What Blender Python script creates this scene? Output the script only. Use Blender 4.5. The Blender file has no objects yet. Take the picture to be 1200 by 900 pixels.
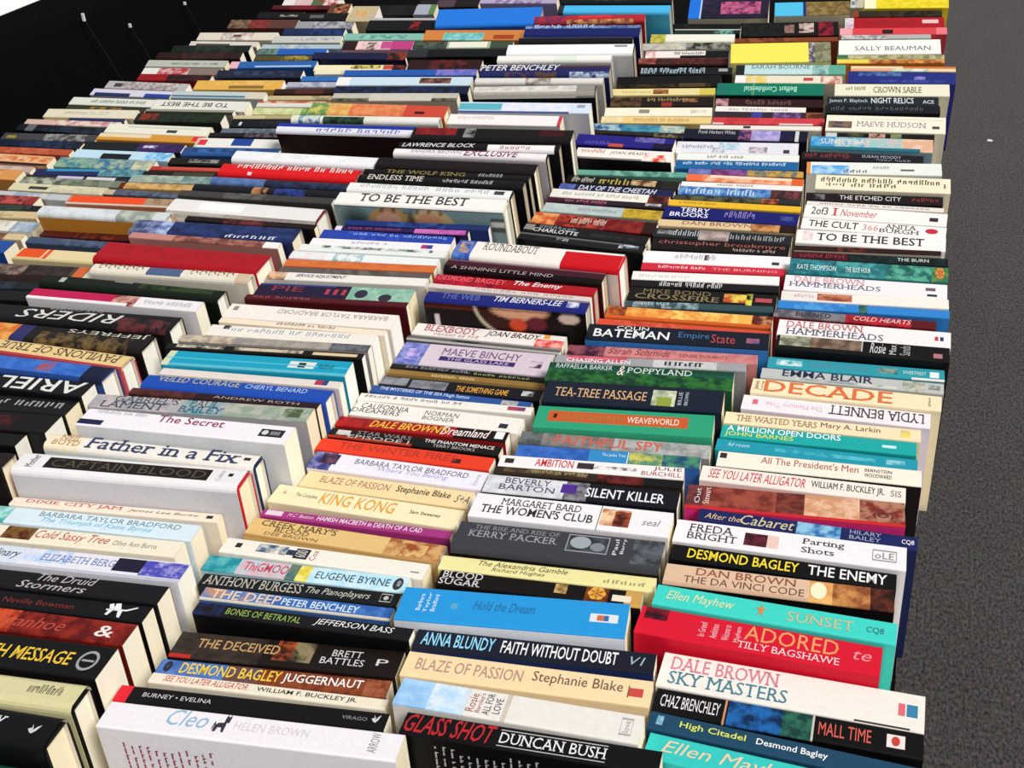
import bpy, bmesh, math, random
from mathutils import Matrix, Vector

scene = bpy.context.scene
col = scene.collection
TABLE = 0.74                       # height of the table top above the carpet
PI = math.pi
random.seed(7)

# ------------------------------------------------------------------ camera
CAM_R = [[0.949868, 0.305533, -0.066334], [0.10343, -0.507299, -0.85554], [-0.295047, 0.80579, -0.513469]]
FOCAL = 1397.784
CAM_Z = 0.7080

camd = bpy.data.cameras.new('camera')
cam = bpy.data.objects.new('camera', camd)
col.objects.link(cam)
M3 = Matrix(CAM_R).transposed() @ Matrix(((1, 0, 0), (0, -1, 0), (0, 0, -1)))
cam.matrix_world = Matrix.Translation((0, 0, TABLE + CAM_Z)) @ M3.to_4x4()
camd.sensor_width = 36.0
camd.lens = FOCAL / 1200.0 * 36.0
camd.clip_start = 0.02
camd.clip_end = 60
scene.camera = cam

# ------------------------------------------------------------------ light
world = bpy.data.worlds.new('hall_light')
scene.world = world
world.use_nodes = True
bg = world.node_tree.nodes['Background']
bg.inputs['Color'].default_value = (0.93, 0.96, 1.0, 1)
bg.inputs['Strength'].default_value = 0.40
sd = bpy.data.lights.new('daylight', 'SUN')
sd.energy = 3.6
sd.angle = math.radians(24)
sd.color = (1.0, 0.97, 0.92)
sun = bpy.data.objects.new('daylight', sd)
col.objects.link(sun)
sun.rotation_euler = Vector((-0.60, 0.30, -0.74)).to_track_quat('-Z', 'Y').to_euler()
sun.location = (3, 0.5, 4)
vs = scene.view_settings
vs.view_transform = 'Standard'
vs.look = 'None'
vs.gamma = 1.0
vs.exposure = 0.0
vs.use_curve_mapping = False

# ------------------------------------------------------------------ helpers
def lin(hx):
    c = [int(hx[i:i + 2], 16) / 255.0 for i in (0, 2, 4)]
    return tuple(v / 12.92 if v <= 0.04045 else ((v + 0.055) / 1.055) ** 2.4 for v in c) + (1.0,)

def new_mat(name):
    m = bpy.data.materials.new(name)
    m.use_nodes = True
    nt = m.node_tree
    return m, nt, nt.nodes['Principled BSDF']

def N(nt, kind, **kw):
    n = nt.nodes.new(kind)
    for k, v in kw.items():
        setattr(n, k, v)
    return n

def obj(name, bm, mat, parent=None, smooth=False):
    me = bpy.data.meshes.new(name)
    bm.to_mesh(me)
    bm.free()
    me.materials.append(mat)
    if smooth:
        for p in me.polygons:
            p.use_smooth = True
    o = bpy.data.objects.new(name, me)
    col.objects.link(o)
    if parent:
        o.parent = parent
    return o

def box(bm, x0, x1, y0, y1, z0, z1, bevel=0.0):
    r = bmesh.ops.create_cube(bm, size=1.0)
    for v in r['verts']:
        v.co = Vector(((x0 + x1) / 2 + v.co.x * (x1 - x0), (y0 + y1) / 2 + v.co.y * (y1 - y0), (z0 + z1) / 2 + v.co.z * (z1 - z0)))
    if bevel:
        es = list({e for v in r['verts'] for e in v.link_edges})
        bmesh.ops.bevel(bm, geom=es, offset=bevel, segments=2, affect='EDGES')

def thing(name, label, cat, loc=(0, 0, 0), group=None):
    o = bpy.data.objects.new(name, None)
    col.objects.link(o)
    o.location = loc
    o.empty_display_size = 0.05
    o['label'] = label
    o['category'] = cat
    if group:
        o['group'] = group
    return o

# ------------------------------------------------------------------ materials
def printed():
    m, nt, b = new_mat('printed_cover')
    a = N(nt, 'ShaderNodeAttribute', attribute_name='ca')
    c = N(nt, 'ShaderNodeAttribute', attribute_name='cb')
    tc = N(nt, 'ShaderNodeTexCoord')
    oi = N(nt, 'ShaderNodeObjectInfo')
    mul = N(nt, 'ShaderNodeMath', operation='MULTIPLY'); mul.inputs[1].default_value = 50
    nt.links.new(oi.outputs['Random'], mul.inputs[0])
    add = N(nt, 'ShaderNodeVectorMath', operation='ADD')
    nt.links.new(tc.outputs['Object'], add.inputs[0]); nt.links.new(mul.outputs[0], add.inputs[1])
    no = N(nt, 'ShaderNodeTexNoise'); no.inputs['Scale'].default_value = 85; no.inputs['Detail'].default_value = 4
    no.inputs['Roughness'].default_value = 0.6
    nt.links.new(add.outputs[0], no.inputs['Vector'])
    ra = N(nt, 'ShaderNodeMapRange'); ra.inputs['From Min'].default_value = 0.42; ra.inputs['From Max'].default_value = 0.6
    nt.links.new(no.outputs['Fac'], ra.inputs['Value'])
    mx = N(nt, 'ShaderNodeMix', data_type='RGBA')
    nt.links.new(ra.outputs[0], mx.inputs['Factor'])
    nt.links.new(a.outputs['Color'], mx.inputs['A']); nt.links.new(c.outputs['Color'], mx.inputs['B'])
    # handling wear: a faint uneven tone
    n2 = N(nt, 'ShaderNodeTexNoise'); n2.inputs['Scale'].default_value = 240; n2.inputs['Detail'].default_value = 3
    nt.links.new(add.outputs[0], n2.inputs['Vector'])
    r2 = N(nt, 'ShaderNodeMapRange'); r2.inputs['To Min'].default_value = 0.9; r2.inputs['To Max'].default_value = 1.08
    nt.links.new(n2.outputs['Fac'], r2.inputs['Value'])
    m2 = N(nt, 'ShaderNodeVectorMath', operation='SCALE')
    nt.links.new(mx.outputs['Result'], m2.inputs[0]); nt.links.new(r2.outputs[0], m2.inputs['Scale'])
    nt.links.new(m2.outputs[0], b.inputs['Base Color'])
    b.inputs['Roughness'].default_value = 0.46
    b.inputs['Specular IOR Level'].default_value = 0.16
    # spine creases across the thickness
    wv = N(nt, 'ShaderNodeTexNoise'); wv.inputs['Scale'].default_value = 1.0; wv.inputs['Detail'].default_value = 2
    mp = N(nt, 'ShaderNodeMapping'); mp.inputs['Scale'].default_value = (30, 330, 330)
    nt.links.new(add.outputs[0], mp.inputs['Vector']); nt.links.new(mp.outputs[0], wv.inputs['Vector'])
    bp = N(nt, 'ShaderNodeBump'); bp.inputs['Strength'].default_value = 0.12; bp.inputs['Distance'].default_value = 0.0006
    nt.links.new(wv.outputs['Fac'], bp.inputs['Height']); nt.links.new(bp.outputs[0], b.inputs['Normal'])
    return m

def ink():
    m, nt, b = new_mat('printed_ink')
    a = N(nt, 'ShaderNodeAttribute', attribute_name='ca')
    nt.links.new(a.outputs['Color'], b.inputs['Base Color'])
    b.inputs['Roughness'].default_value = 0.45
    return m

def paper():
    m, nt, b = new_mat('page_paper')
    tc = N(nt, 'ShaderNodeTexCoord')
    mp = N(nt, 'ShaderNodeMapping'); mp.inputs['Scale'].default_value = (3, 1500, 3)
    no = N(nt, 'ShaderNodeTexNoise'); no.inputs['Scale'].default_value = 1.0; no.inputs['Detail'].default_value = 2
    nt.links.new(tc.outputs['Object'], mp.inputs['Vector']); nt.links.new(mp.outputs[0], no.inputs['Vector'])
    oi = N(nt, 'ShaderNodeObjectInfo')
    cr = N(nt, 'ShaderNodeValToRGB')
    cr.color_ramp.elements[0].color = lin('fffdf4'); cr.color_ramp.elements[1].color = lin('faecc8')
    nt.links.new(oi.outputs['Random'], cr.inputs['Fac'])
    r2 = N(nt, 'ShaderNodeMapRange'); r2.inputs['To Min'].default_value = 0.93; r2.inputs['To Max'].default_value = 1.04
    nt.links.new(no.outputs['Fac'], r2.inputs['Value'])
    m2 = N(nt, 'ShaderNodeVectorMath', operation='SCALE')
    nt.links.new(cr.outputs['Color'], m2.inputs[0]); nt.links.new(r2.outputs[0], m2.inputs['Scale'])
    nt.links.new(m2.outputs[0], b.inputs['Base Color'])
    b.inputs['Roughness'].default_value = 0.9
    bp = N(nt, 'ShaderNodeBump'); bp.inputs['Strength'].default_value = 0.1; bp.inputs['Distance'].default_value = 0.0004
    nt.links.new(no.outputs['Fac'], bp.inputs['Height']); nt.links.new(bp.outputs[0], b.inputs['Normal'])
    return m

def noisy(name, c0, c1, scale, rough=0.9, bump=0.3, dist=0.002, spec=0.2, stretch=(1, 1, 1), lo=0.35, hi=0.65, detail=4):
    m, nt, b = new_mat(name)
    tc = N(nt, 'ShaderNodeTexCoord')
    mp = N(nt, 'ShaderNodeMapping'); mp.inputs['Scale'].default_value = stretch
    no = N(nt, 'ShaderNodeTexNoise'); no.inputs['Scale'].default_value = scale; no.inputs['Detail'].default_value = detail
    nt.links.new(tc.outputs['Object'], mp.inputs['Vector']); nt.links.new(mp.outputs[0], no.inputs['Vector'])
    cr = N(nt, 'ShaderNodeValToRGB')
    cr.color_ramp.elements[0].color = lin(c0); cr.color_ramp.elements[1].color = lin(c1)
    cr.color_ramp.elements[0].position = lo; cr.color_ramp.elements[1].position = hi
    nt.links.new(no.outputs['Fac'], cr.inputs['Fac'])
    nt.links.new(cr.outputs['Color'], b.inputs['Base Color'])
    b.inputs['Roughness'].default_value = rough
    b.inputs['Specular IOR Level'].default_value = spec
    bp = N(nt, 'ShaderNodeBump'); bp.inputs['Strength'].default_value = bump; bp.inputs['Distance'].default_value = dist
    nt.links.new(no.outputs['Fac'], bp.inputs['Height']); nt.links.new(bp.outputs[0], b.inputs['Normal'])
    return m

def carpet():
    m, nt, b = new_mat('carpet_pile')
    tc = N(nt, 'ShaderNodeTexCoord')
    mp = N(nt, 'ShaderNodeMapping'); mp.inputs['Scale'].default_value = (1, 0.55, 1)
    nt.links.new(tc.outputs['Object'], mp.inputs['Vector'])
    n1 = N(nt, 'ShaderNodeTexNoise'); n1.inputs['Scale'].default_value = 210; n1.inputs['Detail'].default_value = 5; n1.inputs['Roughness'].default_value = 0.7
    n2 = N(nt, 'ShaderNodeTexNoise'); n2.inputs['Scale'].default_value = 120; n2.inputs['Detail'].default_value = 3
    n3 = N(nt, 'ShaderNodeTexNoise'); n3.inputs['Scale'].default_value = 9; n3.inputs['Detail'].default_value = 2
    for n in (n1, n2, n3): nt.links.new(mp.outputs[0], n.inputs['Vector'])
    cr = N(nt, 'ShaderNodeValToRGB')
    cr.color_ramp.elements[0].color = lin('121010'); cr.color_ramp.elements[1].color = lin('625d5c')
    cr.color_ramp.elements[0].position = 0.33; cr.color_ramp.elements[1].position = 0.72
    nt.links.new(n1.outputs['Fac'], cr.inputs['Fac'])
    hs = N(nt, 'ShaderNodeHueSaturation'); hs.inputs['Saturation'].default_value = 0.75
    nt.links.new(n2.outputs['Color'], hs.inputs['Color'])
    mx = N(nt, 'ShaderNodeMix', data_type='RGBA', blend_type='OVERLAY'); mx.inputs['Factor'].default_value = 0.45
    nt.links.new(cr.outputs['Color'], mx.inputs['A']); nt.links.new(hs.outputs['Color'], mx.inputs['B'])
    r3 = N(nt, 'ShaderNodeMapRange'); r3.inputs['To Min'].default_value = 0.85; r3.inputs['To Max'].default_value = 1.15
    nt.links.new(n3.outputs['Fac'], r3.inputs['Value'])
    m2 = N(nt, 'ShaderNodeVectorMath', operation='SCALE')
    nt.links.new(mx.outputs['Result'], m2.inputs[0]); nt.links.new(r3.outputs[0], m2.inputs['Scale'])
    nt.links.new(m2.outputs[0], b.inputs['Base Color'])
    b.inputs['Roughness'].default_value = 1.0
    b.inputs['Specular IOR Level'].default_value = 0.0
    b.inputs['Sheen Weight'].default_value = 0.12
    bp = N(nt, 'ShaderNodeBump'); bp.inputs['Strength'].default_value = 0.7; bp.inputs['Distance'].default_value = 0.003
    nt.links.new(n1.outputs['Fac'], bp.inputs['Height']); nt.links.new(bp.outputs[0], b.inputs['Normal'])
    return m

M_PRINT, M_INK, M_PAPER = printed(), ink(), paper()
M_CARPET = carpet()
M_CLOTH = noisy('black_cloth', '070708', '0c0c0d', 300, 0.95, 0.2, 0.001, 0.05)
M_WHITE = noisy('white_laminate', 'f0f0ee', 'fafaf8', 20, 0.5, 0.02, 0.001, 0.3)
M_STEEL = noisy('grey_steel', '6a6a6c', '8a8a8c', 60, 0.45, 0.05, 0.001, 0.5)
M_CORD = noisy('grey_cord', '1e1e20', '2a2a2c', 200, 0.8, 0.1, 0.001, 0.1)
M_CLIP = noisy('white_plastic', 'd8d8d8', 'eaeaea', 80, 0.4, 0.02, 0.001, 0.4)

# ------------------------------------------------------------------ setting
bm = bmesh.new()
box(bm, -5, 5, -1.5, 8, -0.02, 0.0)
fl = obj('floor', bm, M_CARPET)
fl['kind'] = 'structure'

# the long table the books stand on
XL, XR, YN, YF = -1.47, 0.034, 0.12, 3.1
t = thing('trestle_table', 'long trestle table under black cloth carrying all the rows of books', 'table', ((XL + XR) / 2, (YN + YF) / 2, 0))
hx, hy = (XR - XL) / 2 - 0.006, (YF - YN) / 2 - 0.006
bm = bmesh.new(); box(bm, -hx, hx, -hy, hy, TABLE - 0.03, TABLE - 0.003, 0.004); obj('tabletop', bm, M_WHITE, t)
for sx in (-1, 1):
    for sy in (-1, 0, 1):
        bm = bmesh.new()
        x, y = sx * (hx - 0.08), sy * (hy - 0.15)
        bmesh.ops.create_cone(bm, cap_ends=True, segments=16, radius1=0.016, radius2=0.018, depth=TABLE - 0.03,
                              matrix=Matrix.Translation((x, y, (TABLE - 0.03) / 2)))
        obj('leg', bm, M_STEEL, t)

def cloth_cover(x0, x1, y0, y1, ztop, zbot, wave, rows):
    """a cloth lying on a table and hanging down on all four sides in soft folds"""
    bm = bmesh.new()
    pts = []
    n = 60
    def ring(x0, x1, y0, y1, k):
        out = []
        for i in range(n): out.append((x0 + (x1 - x0) * i / n, y0, 0, -1))
        for i in range(n): out.append((x1, y0 + (y1 - y0) * i / n, 1, 0))
        for i in range(n): out.append((x1 - (x1 - x0) * i / n, y1, 0, 1))
        for i in range(n): out.append((x0, y1 - (y1 - y0) * i / n, -1, 0))
        return out
    base = ring(x0, x1, y0, y1, 0)
    rings = []
    for r in range(rows + 1):
        f = r / rows
        z = ztop - (ztop - zbot) * f
        vs_ = []
        for i, (x, y, nx, ny) in enumerate(base):
            w = wave * f * (0.5 + 0.5 * math.sin(i * 1.35 + 0.6 * math.sin(i * 0.31))) if wave else 0
            vs_.append(bm.verts.new((x + nx * w, y + ny * w, z)))
        rings.append(vs_)
    m = len(base)
    for a, b in zip(rings, rings[1:]):
        for i in range(m):
            bm.faces.new((a[i], b[i], b[(i + 1) % m], a[(i + 1) % m]))
    bm.faces.new(list(reversed(rings[0])))
    bm.normal_update()
    return bm

bm = cloth_cover(XL, XR, YN, YF, TABLE, 0.02, 0.0, 6)
cl = obj('tablecloth', bm, M_CLOTH)
so = cl.modifiers.new('thickness', 'SOLIDIFY'); so.thickness = 0.0012; so.offset = -1
cl['label'] = 'black cloth on the table underneath the rows of books'
cl['category'] = 'tablecloth'

# the higher display table along the left side: white top, black skirt, white clips
DX1, DZ = -1.50, TABLE + 0.262
DX0, DY0, DY1 = -2.3, -0.2, 4.6
d = thing('display_table', 'higher display table with white top at top left corner', 'table', ((DX0 + DX1) / 2, (DY0 + DY1) / 2, 0))
ex, ey = (DX1 - DX0) / 2, (DY1 - DY0) / 2
bm = bmesh.new(); box(bm, -ex, ex, -ey, ey, DZ - 0.028, DZ, 0.004); obj('tabletop', bm, M_WHITE, d)
for sx in (-1, 1):
    for sy in (-1, 1):
        bm = bmesh.new(); box(bm, sx * (ex - 0.1) - 0.02, sx * (ex - 0.1) + 0.02, sy * (ey - 0.2) - 0.02, sy * (ey - 0.2) + 0.02, 0, DZ - 0.028, 0.003)
        obj('leg', bm, M_STEEL, d)
bm = bmesh.new()
n, rows = 480, 14
g = []
for r in range(rows + 1):
    f = r / rows
    z = DZ - 0.004 - (DZ - 0.03) * f
    line = []
    for i in range(n + 1):
        y = DY0 + (DY1 - DY0) * i / n
        w = 0.006 + 0.022 * (0.25 + 0.75 * f) * (0.5 + 0.5 * math.sin(y * 34 + 1.6 * math.sin(y * 7.3))) * (0.6 + 0.4 * math.sin(y * 3.1))
        line.append(bm.verts.new((DX1 + 0.002 + w * 0.5, y, z)))
    g.append(line)
for a, b in zip(g, g[1:]):
    for i in range(n):
        bm.faces.new((a[i], b[i], b[i + 1], a[i + 1]))
sk = obj('table_skirt', bm, M_CLOTH, smooth=True)
so = sk.modifiers.new('thickness', 'SOLIDIFY'); so.thickness = 0.0015
sk['label'] = 'black pleated cloth skirt hanging from the white display table'
sk['category'] = 'table skirt'
CLIPS = [(1.887, 0.056, 0.0075, 'white clip on black skirt nearest the white tabletop'), (2.02, 0.106, 0.004, 'white clip on black skirt, second from the left'),
         (2.222, 0.113, 0.0035, 'white clip on black skirt, farthest along it')]
for y, dz, hh, lb in CLIPS:
    c = thing('skirt_clip', lb, 'clip', (DX1 + 0.020, y, DZ - dz), 'white clips on the black skirt')
    bm = bmesh.new(); box(bm, -0.003, 0.003, -0.0018, 0.0018, -hh, hh, 0.0008); obj('clip_body', bm, M_CLIP, c)
    # dark cord hanging in a slack curve below the clip
    bm = bmesh.new()
    prev = None
    for k in range(25):
        f = k / 24
        cx, cy, cz = 0.003, 0.11 * f ** 1.6 + 0.01 * math.sin(f * 5), -hh - 0.17 * f
        ring = [bm.verts.new((cx + 0.0016 * math.cos(a), cy + 0.0016 * math.sin(a), cz)) for a in (0, 1.57, 3.14, 4.71)]
        if prev:
            for q in range(4): bm.faces.new((prev[q], prev[(q + 1) % 4], ring[(q + 1) % 4], ring[q]))
        prev = ring
    obj('cord', bm, M_CORD, c, smooth=True)['label'] = 'thin dark grey cord'
bm = bmesh.new()
pts = [(-0.006, -0.004), (0.002, -0.006), (0.007, 0.001), (0.001, 0.006), (-0.005, 0.003)]
top = [bm.verts.new((x, y, 0.0016 + 0.001 * math.sin(i * 2))) for i, (x, y) in enumerate(pts)]
bot = [bm.verts.new((x, y, 0.0004)) for x, y in pts]
bm.faces.new(top); bm.faces.new(list(reversed(bot)))
for i in range(5): bm.faces.new((bot[i], bot[(i + 1) % 5], top[(i + 1) % 5], top[i]))
for v in bm.verts: v.co.x *= 1.5; v.co.y *= 1.9
sc = obj('paper_scrap', bm, M_CLIP)
sc.location = SCRAP = (0.255, 4.086, 0.0)
sc['label'] = 'tiny white scrap lying on the dark carpet at right'
sc['category'] = 'scrap'

# ------------------------------------------------------------------ books
BOOKS = [
 ["A","P",-0.0361,0.5218,0.0002,-2.37,-0.94,0.1683,0.11,0.0221,"35c2bb","3fd0c4","","","",[[0.06,0.62,0.2,0.8,"e6c9a8","i","Ellen Mayhew"]],[[0.69,0.74,0.15,0.85,"d9702c","star"]],"turquoise paperback lettered with pink script in the rightmost row"],
 ["A","P",-0.0376,0.5439,0.0001,-2.01,-0.81,0.1715,0.11,0.0162,"1d4560","","","","0.03:0.055:0.3:0.8=4f8fb0~9cc4d8",[[0.12,0.37,0.3,0.72,"d8e05a","b","High Citadel"],[0.41,0.67,0.28,0.7,"f2f2f2","b","Desmond Bagley"]],[],"dark blue paperback lettered HIGH CITADEL in the rightmost row"],
 ["A","P",-0.0377,0.5675,0.0001,0.4,-0.72,0.1721,0.1084,0.0223,"0b0a0c","","","","0.27:0.278:0:1=c98a6a 0.285:0.49:0:1=1d62a8~0d2a50 0.49:0.6:0:1=2e6f5a~183c38 0.6:0.608:0:1=c9c0b4 0.87:0.935:0.25:0.75=e9dcd8",[[0.025,0.255,0.25,0.75,"e8e4e4","n","CHAZ BRENCHLEY"],[0.625,0.815,0.25,0.75,"d65d4e","n","MALL TIME"]],[[0.888,0.917,0.32,0.68,"c43a30","disc"]],"black paperback lettered MALL TIME in the rightmost row"],
 ["A","P",-0.0387,0.597,0.0002,0.02,-0.6,0.1742,0.1076,0.0339,"ebe4dc","","","","0.905:0.93:0.35:0.68=d86a70 0.935:0.975:0.35:0.68=3a7ea4 0.75:0.95:0.02:0.05=33302e",[[0.04,0.46,0.52,0.9,"d77f92","s","DALE BROWN"],[0.04,0.5,0.12,0.48,"3f7f92","s","SKY MASTERS"]],[],"white paperback lettered SKY MASTERS in the rightmost row"],
 ["A","P",-0.0653,0.6312,0.0001,-1.23,-0.37,0.1681,0.1172,0.0289,"d3152f","","","","0.02:0.12:0.55:1=7b1226~2c0d18 0.24:0.31:0.3:0.75=d3152f",[[0.26,0.29,0.25,0.75,"f0b9c4","v","In Greed"],[0.31,0.34,0.25,0.75,"f0b9c4","v","Ambition"],[0.36,0.39,0.25,0.8,"f0b9c4","v","Welcome to"],[0.41,0.44,0.25,0.8,"f0b9c4","v","Mayhem"],[0.45,0.83,0.4,0.92,"e8965e","n","ADORED"],[0.43,0.84,0.1,0.34,"f3ccd0","s","TILLY BAGSHAWE"],[0.89,0.96,0.4,0.7,"e88a94","i","te"]],[],"thick red paperback lettered ADORED in the rightmost row"],
 ["A","P",-0.0576,0.658,0.0,-0.91,-0.21,0.1699,0.1198,0.0223,"3ecfc2","45d3c6","","","",[[0.05,0.34,0.2,0.75,"e0d9a4","i","Ellen Mayhew"],[0.56,0.83,0.25,0.7,"c9b98a","s","SUNSET"],[0.88,0.95,0.3,0.62,"37787c","b","CQ8"]],[[0.43,0.475,0.15,0.9,"d0843a","star"]],"turquoise paperback lettered SUNSET in the rightmost row"],
 ["A","P",-0.0587,0.6934,0.0,2.51,-0.06,0.1661,0.115,0.0239,"d9b79a","0d0a0a","","","0.64:0.74:0:1=d89a58~e9b36c 0.74:0.9:0:1=8a4a2a~c98a4c 0.9:1:0:1=2a1210~5a2a1c 0:0.64:0:0.12=c9a488",[[0.14,0.58,0.55,0.9,"8c4a36","n","DAN BROWN"],[0.09,0.62,0.15,0.48,"6e4a3a","n","THE DA VINCI CODE"]],[[0.645,0.715,0.12,0.9,"fbe8c4","disc"]],"tan paperback lettered THE DA VINCI CODE in the rightmost row"],
 ["A","P",-0.0589,0.7187,0.0,0.61,0.21,0.1675,0.1142,0.0188,"0b0a0b","","","","",[[0.08,0.58,0.2,0.8,"f2d92e","b","DESMOND BAGLEY"],[0.62,0.96,0.2,0.8,"f1efee","b","THE ENEMY"]],[],"black paperback lettered THE ENEMY in white in the rightmost row"],
 ["A","P",-0.0567,0.7461,0.0001,1.17,0.56,0.1749,0.115,0.0279,"ece8ea","","","","0.31:0.41:0.2:0.75=3a1420~6a2433 0.41:0.46:0.2:0.75=e4c4b8",[[0.06,0.26,0.52,0.85,"33302e","s","FREDA"],[0.06,0.28,0.18,0.48,"33302e","s","BRIGHT"],[0.56,0.74,0.5,0.82,"1b1a1a","s","Parting"],[0.56,0.7,0.2,0.45,"1b1a1a","s","Shots"],[0.87,0.95,0.35,0.62,"8a8684","n","oLE"]],[[0.86,0.96,0.25,0.72,"9a9694","frame"]],"white paperback lettered PARTING SHOTS in the rightmost row"],
 ["A","P",-0.0459,0.7714,0.0001,-0.18,0.99,0.1683,0.1133,0.0159,"1a2358","15204a","","","0.46:0.66:0:1=2b6aa8~8cc0dc",[[0.03,0.2,0.2,0.65,"d6b48a","i","After the"],[0.2,0.45,0.12,0.88,"d6c49a","i","Cabaret"],[0.7,0.84,0.55,0.85,"9fa4c0","n","HILARY"],[0.7,0.84,0.15,0.45,"9fa4c0","n","BAILEY"],[0.93,0.985,0.25,0.65,"e5e6ee","b","CQ8"]],[],"navy paperback lettered CABARET in the rightmost row"],
 ["A","P",-0.0586,0.8014,0.0004,3.94,1.3,0.1724,0.1124,0.0313,"8a3a2e","d8307e","","","0:0.08:0:1=4a2a2a~7a3a38 0.08:0.42:0:1=9a4a3a~6e2a22 0.42:0.55:0:1=5a241e~8a4034 0.55:0.8:0:1=c98f6a~e2b898 0.8:1:0:1=b07a62~7a2a24 0:1:0:0.1=c4252f",[[0.04,0.065,0.2,0.85,"e8d0d0","v","Out"],[0.08,0.11,0.2,0.9,"e8d0d0","v","Stewart"],[0.86,0.95,0.2,0.5,"4a1a1a","n","(O)"]],[],"brown picture paperback with pink edge, directly behind the navy paperback lettered CABARET"],
 ["A","P",-0.056,0.8366,0.0003,1.02,1.84,0.1666,0.11,0.0209,"ece3d8","","","","",[[0.04,0.52,0.2,0.8,"cc3344","i","SEE YOU LATER ALLIGATOR"],[0.55,0.9,0.2,0.75,"25211f","n","WILLIAM F. BUCKLEY JR."],[0.93,0.98,0.3,0.7,"8a8480","n","SIS"]],[],"cream paperback lettered SEE YOU LATER ALLIGATOR in the rightmost row"],
 ["A","P",-0.0453,0.8628,0.0004,1.95,2.22,0.1682,0.11,0.0215,"f0e6d6","151012","","","0.01:0.045:0.5:0.85=302e2c",[[0.22,0.7,0.4,0.85,"b0584e","n","All The President's Men"],[0.73,0.86,0.55,0.75,"55504c","n","BERNSTEIN"],[0.73,0.86,0.2,0.45,"55504c","n","WOODWARD"]],[],"cream paperback lettered ALL THE PRESIDENT'S MEN in the rightmost row"],
 ["A","P",-0.0495,0.8849,0.0004,0.76,2.54,0.1694,0.1088,0.0171,"1f93a8","","","","0.3:0.8:0.35:0.65=55b8c4~1f93a8 0.85:0.94:0.3:0.7=8cc8d0~1f93a8",[[0.06,0.17,0.4,0.7,"c8e6ea","i","ful room"]],[],"teal-blue paperback with pale scrawl, directly behind the cream paperback lettered ALL THE PRESIDENT'S MEN"],
 ["A","P",-0.0499,0.9072,0.0005,1.89,2.88,0.1667,0.11,0.0189,"1ba3a0","","","","0.83:0.9:0.35:0.55=c8eaea",[[0.03,0.62,0.52,0.95,"eefaf8","b","A MILLION OPEN DOORS"],[0.02,0.38,0.05,0.48,"d6dc52","b","JOHN BARNES"]],[],"teal paperback lettered A MILLION OPEN DOORS in the rightmost row"],
 ["A","P",-0.0486,0.9302,0.0005,1.37,3.26,0.1701,0.11,0.018,"ecd9b4","","","","0.9:0.95:0.2:0.8=e6d26a~d0b080",[[0.06,0.48,0.25,0.75,"96785a","s","THE WASTED YEARS"],[0.5,0.8,0.25,0.78,"6a4f3e","n","Mary A. Larkin"]],[],"tan paperback lettered THE WASTED YEARS in the rightmost row"],
 ["A","P",-0.0388,0.9537,0.0007,0.06,3.7,0.1651,0.1134,0.0223,"ebe2e6","d9d2e6","","","0.055:0.085:0.35:0.7=d66a80",[[0.47,0.97,0.22,0.85,"35303a","s/f","LYDIA BENNETT"],[0.13,0.44,0.3,0.72,"e8b8cc","n/f","The Memory Tree"]],[],"lilac-white paperback with upside-down lettering, directly behind the tan paperback lettered THE WASTED YEARS"],
 ["A","P",-0.0321,0.9781,0.0008,0.19,4.23,0.1683,0.118,0.0228,"efdcb6","efe0c0","","","",[[0.07,0.75,0.12,0.92,"dc6a35","sb","DECADE"],[0.015,0.045,0.2,0.8,"5a4a3a","v","James"],[0.05,0.065,0.2,0.8,"5a4a3a","v","Long"],[0.93,0.95,0.2,0.8,"8a6a4a","v","sphere"]],[],"cream paperback lettered DECADE in orange in the rightmost row"],
 ["A","P",-0.0288,1.0099,0.0007,0.85,4.75,0.1653,0.115,0.0165,"b9bab8","","","","0.2:0.75:0.05:0.25=8c9a9a~d0d2c8 0.78:0.9:0:1=8a8f82~c9c8b8 0.92:0.98:0.25:0.7=5a5c5c~c8c8c8",[[0.12,0.62,0.3,0.95,"1d2348","b","EMMA BLAIR"]],[],"grey paperback with jagged dark blue lettering, directly behind the cream paperback lettered DECADE"],
 ["A","P",-0.0271,1.0334,0.0008,1.86,5.13,0.1621,0.115,0.0183,"2f97a6","","","","0.05:0.2:0.25:0.75=3fa6b2~e0eeee 0.63:0.74:0.25:0.75=8fa89a~3a6a6a 0.92:0.97:0.2:0.7=e2eaea 0.82:1:0:0.1=e8e4dc",[[0.24,0.58,0.3,0.7,"5a8aa4","n","~LIGHT A PENNY"],[0.77,0.9,0.35,0.62,"d8e8ea","n","SWEETREST"]],[],"turquoise-blue paperback with white publisher box, behind grey paperback in the rightmost row"],
 ["A","P",-0.0233,1.0585,0.0012,1.21,5.79,0.161,0.125,0.0243,"0d0c0e","","","","0.02:0.2:0.25:0.95=6a6a58~b8b8a0 0.2:0.5:0.25:0.95=5a4638~8a7262 0.5:0.508:0.25:0.95=b8b4b0 0.91:0.96:0.2:0.5=b07078",[[0.55,0.64,0.2,0.9,"d6d4d6","i","Rosie"],[0.66,0.7,0.2,0.85,"c8c6c8","v","Max"],[0.72,0.78,0.2,0.85,"a8a6aa","v","Sands"]],[],"black paperback with pale photo strip, behind turquoise-blue paperback in the rightmost row"],
 ["A","P",-0.0237,1.0879,0.0015,0.78,6.27,0.1633,0.1254,0.0278,"ece6e6","","","","0.91:0.93:0.4:0.65=c03a44 0.94:0.96:0.4:0.65=2a3a5a",[[0.05,0.5,0.52,0.92,"c25a5e","s","DALE BROWN"],[0.05,0.62,0.1,0.48,"46506a","s","HAMMERHEADS"]],[],"white paperback lettered HAMMERHEADS, red author line in the rightmost row"],
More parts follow.
